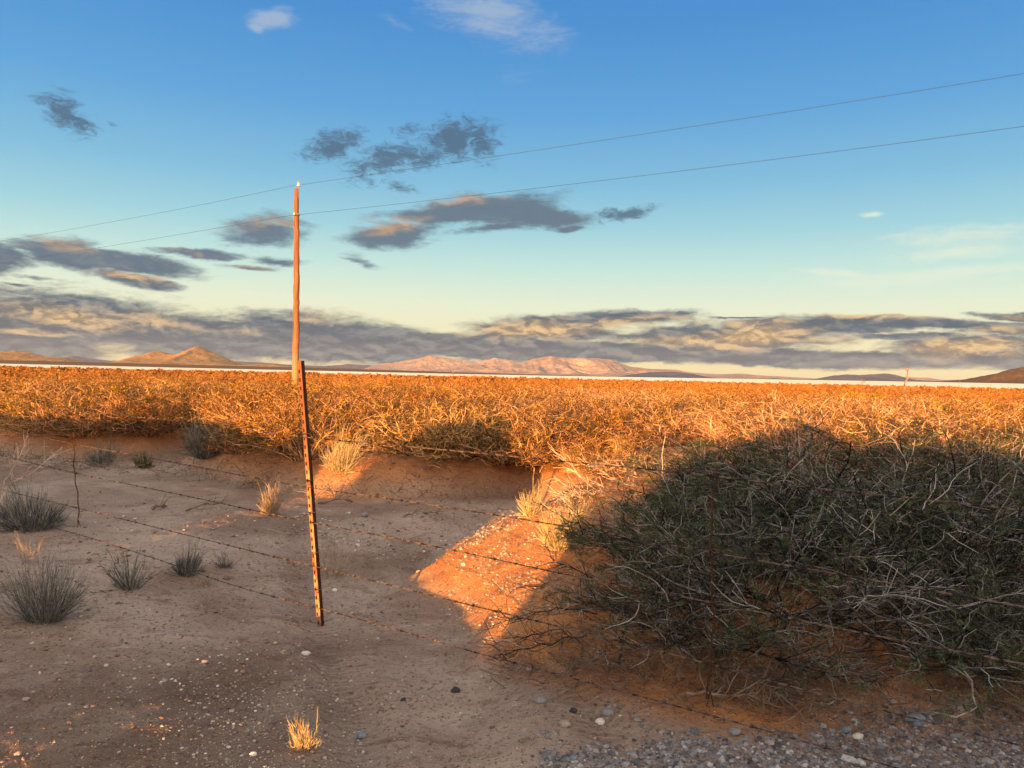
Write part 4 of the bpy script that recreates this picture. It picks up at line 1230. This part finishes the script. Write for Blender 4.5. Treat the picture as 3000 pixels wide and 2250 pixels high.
wire_lab = ['top strand of barbed wire, highest of the five on the leaning post', 'second barbed wire strand from the top on the leaning post',
            'middle strand of the five barbed wires on the leaning post', 'fourth barbed wire strand down, next to lowest on the leaning post',
            'lowest strand of barbed wire, just above the foot of the leaning post']


def catenary(px_pts):
    px = np.array([p[0] for p in px_pts], float); py = np.array([p[1] for p in px_pts], float)
    s = np.linspace(px[0], px[-1], 160)
    # smooth interpolation (Catmull-Rom like through numpy): cubic via local smoothing
    yv = np.interp(s, px, py)
    ker = np.ones(9) / 9.0
    pad = np.concatenate([2 * yv[0] - yv[4:0:-1], yv, 2 * yv[-1] - yv[-2:-6:-1]])
    yv = np.convolve(pad, ker, 'valid')
    return np.array([list(atdepth(a, c, fence_depth(a))) for a, c in zip(s, yv)])


def barbed(px_pts, seed):
    rs_ = np.random.RandomState(seed)
    Pc = catenary(px_pts)
    seg = np.linalg.norm(np.diff(Pc, axis=0), axis=1); cum = np.concatenate([[0], np.cumsum(seg)])
    n = int(cum[-1] / 0.009)
    ds = np.linspace(0, cum[-1], n)
    Pm = np.stack([np.interp(ds, cum, Pc[:, i]) for i in range(3)], 1)
    T = np.gradient(Pm, axis=0); T /= np.linalg.norm(T, axis=1, keepdims=True)
    up_ = np.array([[0, 0, 1.0]])
    n1 = np.cross(T, up_); n1 /= np.linalg.norm(n1, axis=1, keepdims=True); n2 = np.cross(n1, T)
    ph = ds / 0.075 * 2 * math.pi
    parts = []
    for sgn in (0, math.pi):
        Q = Pm + 0.0019 * (np.cos(ph + sgn)[:, None] * n1 + np.sin(ph + sgn)[:, None] * n2)
        parts.append(tubes(Q[None], np.full((1, n), 0.0016), 4))
    bs = np.arange(0.05, cum[-1], 0.125)
    bs = bs + rs_.uniform(-0.01, 0.01, len(bs))
    bi = np.clip((bs / cum[-1] * (n - 1)).astype(int), 3, n - 4)
    # barb coils and four points
    for off_, rr_ in ((0, 0.0048),):
        tt = np.linspace(-1, 1, 5)
        Pb = Pm[bi][:, None, :] + T[bi][:, None, :] * (tt * 0.006)[None, :, None]
        parts.append(tubes(Pb, np.full((len(bi), 5), rr_), 6))
    for q in range(4):
        a = rs_.rand(len(bi)) * 6.28
        dd = np.cos(a)[:, None] * n1[bi] + np.sin(a)[:, None] * n2[bi] + T[bi] * (0.5 if q % 2 else -0.5)
        dd /= np.linalg.norm(dd, axis=1, keepdims=True)
        Pb = Pm[bi][:, None, :] + dd[:, None, :] * np.array([0, 0.008, 0.016])[None, :, None]
        parts.append(tubes(Pb, np.array([[0.0014, 0.0012, 0.0003]]) * np.ones((len(bi), 1)), 3))
    return join(parts)


for k, wp in enumerate(wires_px):
    v, f = barbed(wp, 500 + k)
    o0 = v[0].copy()
    tag(link('barbed_wire', np_mesh('barbed_wire', v - o0, f, mats=[M['wire']]), loc=tuple(o0)), wire_lab[k], 'barbed wire', 'five strands of the barbed wire fence')


def wire_at(k, px):
    p = wires_px[k]
    y = np.interp(px, [a[0] for a in p], [a[1] for a in p])
    return atdepth(px, y, fence_depth(px))


# wire stays: a pair of wires twisted together, with loops at each strand
def stay(x_top, y_top, x_bot, y_bot, label, ks, seed, sm='stud'):
    e = bpy.data.objects.new('wire_stay', None)
    C.objects.link(e)
    d = fence_depth((x_top + x_bot) / 2)
    A = np.array(atdepth(x_top, y_top, d)); B = np.array(atdepth(x_bot, y_bot, d))
    e.location = tuple(B)
    e.empty_display_size = 0.1
    n = 160
    tt = np.linspace(0, 1, n)
    Pm = A[None] * (1 - tt[:, None]) + B[None] * tt[:, None] - B[None]
    Pm[:, 0] += 0.008 * np.sin(tt * 9 + seed) + 0.004 * np.sin(tt * 31)
    L = np.linalg.norm(A - B)
    parts = []
    for s in (0, math.pi):
        ph = tt * L / 0.05 * 6.28 + s
        Q = Pm + np.stack([0.0034 * np.cos(ph), 0.0034 * np.sin(ph), 0 * ph], 1)
        parts.append(tubes(Q[None], np.full((1, n), 0.0024), 5))
    v, f = join(parts)
    link('twisted_wire', np_mesh('twisted_wire', v, f, mats=[M[sm]]), e)
    for k in ks:
        c = np.array(wire_at(k, x_top + (x_bot - x_top) * 0.5)) - B
        tq = np.linspace(0, 2 * math.pi, 12)
        loop = c[None] + np.stack([0.007 * np.cos(tq), 0.007 * np.sin(tq), 0.008 * np.sin(tq * 2)], 1)
        v, f = tubes(loop[None], np.full((1, 12), 0.002), 4)
        link('loop', np_mesh('loop', v, f, mats=[M['stud']]), e)
    v, f = tubes(np.array([[[0, 0, 0.03], [0.008, 0, 0.0], [0.014, 0, -0.03]], [[0, 0, 0.03], [-0.006, 0, 0.0], [-0.012, 0, -0.03]]]), np.full((2, 3), 0.0024), 4)
    link('splayed_tip', np_mesh('splayed_tip', v, f, mats=[M['stud']]), e)
    tag(e, label, 'wire stay', 'twisted wire stays of the barbed wire fence')
    return e


stay(213, 1265, 231, 1535, 'rusty twisted wire stay hanging on the left wires in front of the wash', (1, 2, 3), 1)
stay(2092, 1375, 2080, 2048, 'dark twisted wire stay hanging in front of the shaded mesquite clump', (0, 1, 2, 3), 2, 'shade_dark')

# ---- steel T-post
pb = ground_pix(936, 1838)
pd = pb.y
ptop = atdepth(876, 1056, pd)
base_ = Vector((pb.x, pd, gzat(pb.x, pd) - 0.02))
ax_ = (ptop - base_); PL = ax_.length; ax_.normalize()
nrm = Vector((-0.45, -0.89, 0)); nrm = (nrm - ax_ * nrm.dot(ax_)).normalized()
sid = nrm.cross(ax_).normalized()
pe = bpy.data.objects.new('steel_fence_post', None)
C.objects.link(pe)
pe.location = base_
pe.matrix_world = Matrix(((sid.x, nrm.x, ax_.x, base_.x), (sid.y, nrm.y, ax_.y, base_.y), (sid.z, nrm.z, ax_.z, base_.z), (0, 0, 0, 1)))
tag(pe, 'leaning rusty steel post holding five strands of barbed wire', 'fence post')


def prism(outline, z0, z1):
    n = len(outline)
    v = [(x, y, z0) for x, y in outline] + [(x, y, z1) for x, y in outline]
    f4 = [(i, (i + 1) % n, n + (i + 1) % n, n + i) for i in range(n)]
    return np.array(v, float), f4, [tuple(range(n))[::-1], tuple(range(n, 2 * n))]


def prism_obj(name, outline, z0, z1, mat, parent, bev=0.0):
    v, f4, caps = prism(outline, z0, z1)
    me = bpy.data.meshes.new(name)
    me.from_pydata([tuple(q) for q in v], [], f4 + caps)
    me.materials.append(mat)
    o = link(name, me, parent)
    if bev:
        md = o.modifiers.new('bevel', 'BEVEL'); md.width = bev; md.segments = 2; md.limit_method = 'ANGLE'
    return o


w2, tk, stl, st_ = 0.015, 0.004, 0.046, 0.005
outline = [(-w2, 0), (-w2, -tk), (w2, -tk), (w2, 0), (w2 - 0.004, 0.003), (-w2 + 0.004, 0.003)]
prism_obj('flange', outline[::-1], 0, PL, M['post'], pe, 0.0012)
prism_obj('stem', [(-st_ / 2, -tk - 0.0003), (st_ / 2, -tk - 0.0003), (st_ / 2, -stl), (-st_ / 2, -stl)], 0, PL - 0.002, M['shade_dark'], pe, 0.0008)
sp = 0.053
nst = int((PL - 0.06) / sp)
for i in range(nst):
    z = 0.05 + i * sp
    prism_obj('stud', [(-0.0045, 0.0032), (0.0045, 0.0032), (0.003, 0.0095), (-0.003, 0.0095)], z - 0.011, z + 0.011, M['stud'], pe, 0.0008)
inv = pe.matrix_world.inverted()
for k in range(5):
    c = inv @ wire_at(k, (886, 896, 906, 915, 923)[k])
    z = c.z
    tq = np.linspace(0, 2 * math.pi, 17)
    loop = np.stack([0.027 * np.cos(tq), -0.012 + 0.026 * np.sin(tq), z + 0.004 * np.sin(tq)], 1)
    v, f = tubes(loop[None], np.full((1, 17), 0.0022), 5)
    link('wire_clip', np_mesh('wire_clip', v, f, mats=[M['wire']]), pe)

# ------------------------------------------------------------------ power pole and lines
PD = 36.0
ptp = atdepth(870, 553, PD); pbt = atdepth(863.5, 1178, PD)
gz0 = gzat(pbt.x, PD)
pole_e = bpy.data.objects.new('utility_pole', None)
C.objects.link(pole_e)
pole_e.location = (pbt.x, PD, gz0)
tag(pole_e, 'tall bare wooden pole carrying two overhead lines', 'utility pole')
mp, t, b = material('weathered_pole_wood', 0.9)
tcx = t.new('ShaderNodeTexCoord').outputs['Object']
g1 = t.noise(t.mapping(tcx, scale=(14, 14, 0.5)), 1.5, 7, 0.7, 0.4)
g2 = t.noise(t.mapping(tcx, scale=(40, 40, 0.8)), 1.0, 4, 0.7)
cc = t.mix(t.rng(g1, 0.38, 0.6), (0.22, 0.085, 0.045, 1), (0.38, 0.18, 0.095, 1))
cc = t.mix(t.rng(g2, 0.50, 0.58, 0, 0.85), cc, (0.10, 0.045, 0.03, 1))
sepz = t.new('ShaderNodeSeparateXYZ'); t.put(sepz.inputs[0], tcx)
cc = t.mix(t.rng(sepz.outputs[2], 0.2, 3.4, 0.7, 0), cc, (0.50, 0.32, 0.17, 1))
t.put(b.inputs['Base Color'], cc)
bp = t.new('ShaderNodeBump'); bp.inputs['Strength'].default_value = 0.8; bp.inputs['Distance'].default_value = 0.03
t.put(bp.inputs['Height'], g1); t.put(b.inputs['Normal'], bp.outputs[0])
M['pole'] = mp
A = Vector((0, 0, -0.3)); B = ptp - Vector(pole_e.location)
nseg = 40
tt = np.linspace(0, 1, nseg)
rsp = np.random.RandomState(3)
Pp = np.array(A)[None] * (1 - tt[:, None]) + np.array(B)[None] * tt[:, None]
Pp[:, 0] += 0.03 * np.sin(tt * 4.0) + 0.008 * rsp.normal(size=nseg)
rad_ = np.interp(tt, [0, 0.06, 0.95, 1.0], [0.185, 0.165, 0.115, 0.10]) * (1 + 0.03 * rsp.normal(size=nseg))
v, f = tubes(Pp[None], rad_[None], 14)
nv = len(v)
v = np.concatenate([v, (Pp[-1] + [0.02, 0, 0.05])[None]])
capf = np.array([(nv - 14 + i, nv - 14 + (i + 1) % 14, nv, nv) for i in range(14)])
me = bpy.data.meshes.new('shaft')
me.from_pydata([tuple(q) for q in v], [], [tuple(map(int, q)) for q in f] + [tuple(map(int, q[:3])) for q in capf])
me.materials.append(M['pole'])
for p in me.polygons: p.use_smooth = True
link('shaft', me, pole_e)


def lathe(profile, n=12):
    v, f = [], []
    for r_, z_ in profile:
        for k in range(n):
            a = 2 * math.pi * k / n
            v.append((r_ * math.cos(a), r_ * math.sin(a), z_))
    for i in range(len(profile) - 1):
        for k in range(n):
            f.append((i * n + k, i * n + (k + 1) % n, (i + 1) * n + (k + 1) % n, (i + 1) * n + k))
    f.append(tuple(range(n))[::-1]); f.append(tuple((len(profile) - 1) * n + k for k in range(n)))
    return v, f


def lathe_obj(name, prof, mat, parent, loc, rot=(0, 0, 0), n=12):
    v, f = lathe(prof, n)
    me = bpy.data.meshes.new(name); me.from_pydata(v, [], f); me.materials.append(mat)
    for p in me.polygons: p.use_smooth = True
    o = link(name, me, parent, loc); o.rotation_euler = rot
    return o


M['porcelain'] = varied('grey_porcelain', (0.55, 0.55, 0.54), (0.65, 0.64, 0.62), 3, rough=0.25, spec=0.5)
M['iron'] = varied('galvanised_iron', (0.16, 0.14, 0.13), (0.28, 0.24, 0.22), 12, rough=0.5)
topl = Vector(B)
lathe_obj('pole_top_pin', [(0.018, -0.45), (0.018, 0.18), (0.012, 0.20)], M['iron'], pole_e, (topl.x + 0.09, topl.y - 0.05, topl.z + 0.02))
ins = lathe_obj('insulator', [(0.03, 0.0), (0.085, 0.01), (0.09, 0.04), (0.06, 0.06), (0.075, 0.08), (0.08, 0.11), (0.045, 0.125), (0.055, 0.15), (0.05, 0.175), (0.02, 0.18)], M['porcelain'], pole_e, (topl.x + 0.09, topl.y - 0.05, topl.z + 0.10))
lathe_obj('top_groove', [(0.045, 0.0), (0.065, 0.015), (0.06, 0.05), (0.03, 0.06)], M['iron'], ins, (0, 0, 0.172))
w2p = atdepth(864, 629, PD); rel = w2p - Vector(pole_e.location)
tz = (rel.z + 0.3) / (B.z + 0.3)
cx_ = B.x * tz
lathe_obj('clamp_band', [(0.135, -0.05), (0.145, -0.045), (0.145, 0.045), (0.135, 0.05)], M['iron'], pole_e, (cx_, B.y * tz, rel.z + 0.0), n=16)
lathe_obj('through_bolt', [(0.012, -0.30), (0.012, 0.26), (0.03, 0.262), (0.03, 0.285)], M['iron'], pole_e, (cx_, -0.14, rel.z - 0.03), (0, R(90), 0))
lathe_obj('spool_insulator', [(0.03, -0.05), (0.05, -0.045), (0.05, -0.02), (0.03, 0), (0.05, 0.02), (0.05, 0.045), (0.03, 0.05)], M['porcelain'], pole_e, (cx_ - 0.05, -0.19, rel.z + 0.0))

M['cable'] = varied('dark_aluminium_cable', (0.03, 0.035, 0.045), (0.045, 0.05, 0.06), 3, rough=0.7)
ldir = Vector((24.0, -14.5, 0)).normalized()


def power_line(pts, x_pole, off, label, r_=0.0065):
    base = atdepth(x_pole[0], x_pole[1], PD + off)
    nrm_ = Vector((ldir.y, -ldir.x, 0))
    out = []
    px = np.array([p[0] for p in pts], float); py = np.array([p[1] for p in pts], float)
    co = np.polyfit(px[px <= x_pole[0]], py[px <= x_pole[0]], 2 if (px <= x_pole[0]).sum() > 2 else 1)
    co2 = np.polyfit(px[px >= x_pole[0]], py[px >= x_pole[0]], 2)
    for s in np.linspace(px[0], px[-1], 140):
        y = np.polyval(co, s) if s < x_pole[0] else np.polyval(co2, s)
        d = ray(s, y)
        tt_ = (base - Vector((0, 0, CAM_Z))).dot(nrm_) / d.dot(nrm_)
        out.append([d.x * tt_, d.y * tt_, CAM_Z + d.z * tt_])
    P = np.array(out)
    v, f = tubes(P[None], np.full((1, len(P)), r_), 6)
    o0 = P[0].copy()
    return tag(link('power_line', np_mesh('power_line', v - o0, f, mats=[M['cable']], smooth=True), loc=tuple(o0)), label, 'power line', 'overhead lines on the pole')


power_line([(-300, 752), (0, 708), (170, 679), (576, 600), (876, 541), (1500, 453), (2178, 346), (3000, 216), (3300, 166)], (876, 541), -0.05, 'upper overhead line resting on the pole top')
power_line([(-300, 817), (0, 775), (312, 721), (610, 671), (862, 630), (1500, 560), (2178, 478), (3000, 370), (3300, 328)], (862, 630), -0.19, 'lower overhead line clamped below the pole top')

# ------------------------------------------------------------------ haze over the basin
bm = bmesh.new()
bmesh.ops.create_cube(bm, size=1.0)
me = bpy.data.meshes.new('haze')
for v in bm.verts:
    v.co = Vector((v.co.x * 160000, v.co.y * 66000 + 28000, (v.co.z + 0.5) * 2200 - 160))
bm.to_mesh(me); bm.free()
mh = bpy.data.materials.new('haze_air'); mh.use_nodes = True
mh.node_tree.nodes.clear()
ho = mh.node_tree.nodes.new('ShaderNodeOutputMaterial'); hv = mh.node_tree.nodes.new('ShaderNodeVolumePrincipled')
hv.inputs['Color'].default_value = (0.80, 0.86, 0.95, 1)
hv.inputs['Density'].default_value = 3e-6
hv.inputs['Anisotropy'].default_value = 0.0
mh.node_tree.links.new(hv.outputs[0], ho.inputs['Volume'])
me.materials.append(mh)
tag(link('haze', me), 'thin evening haze filling the basin', 'haze', kind='stuff')
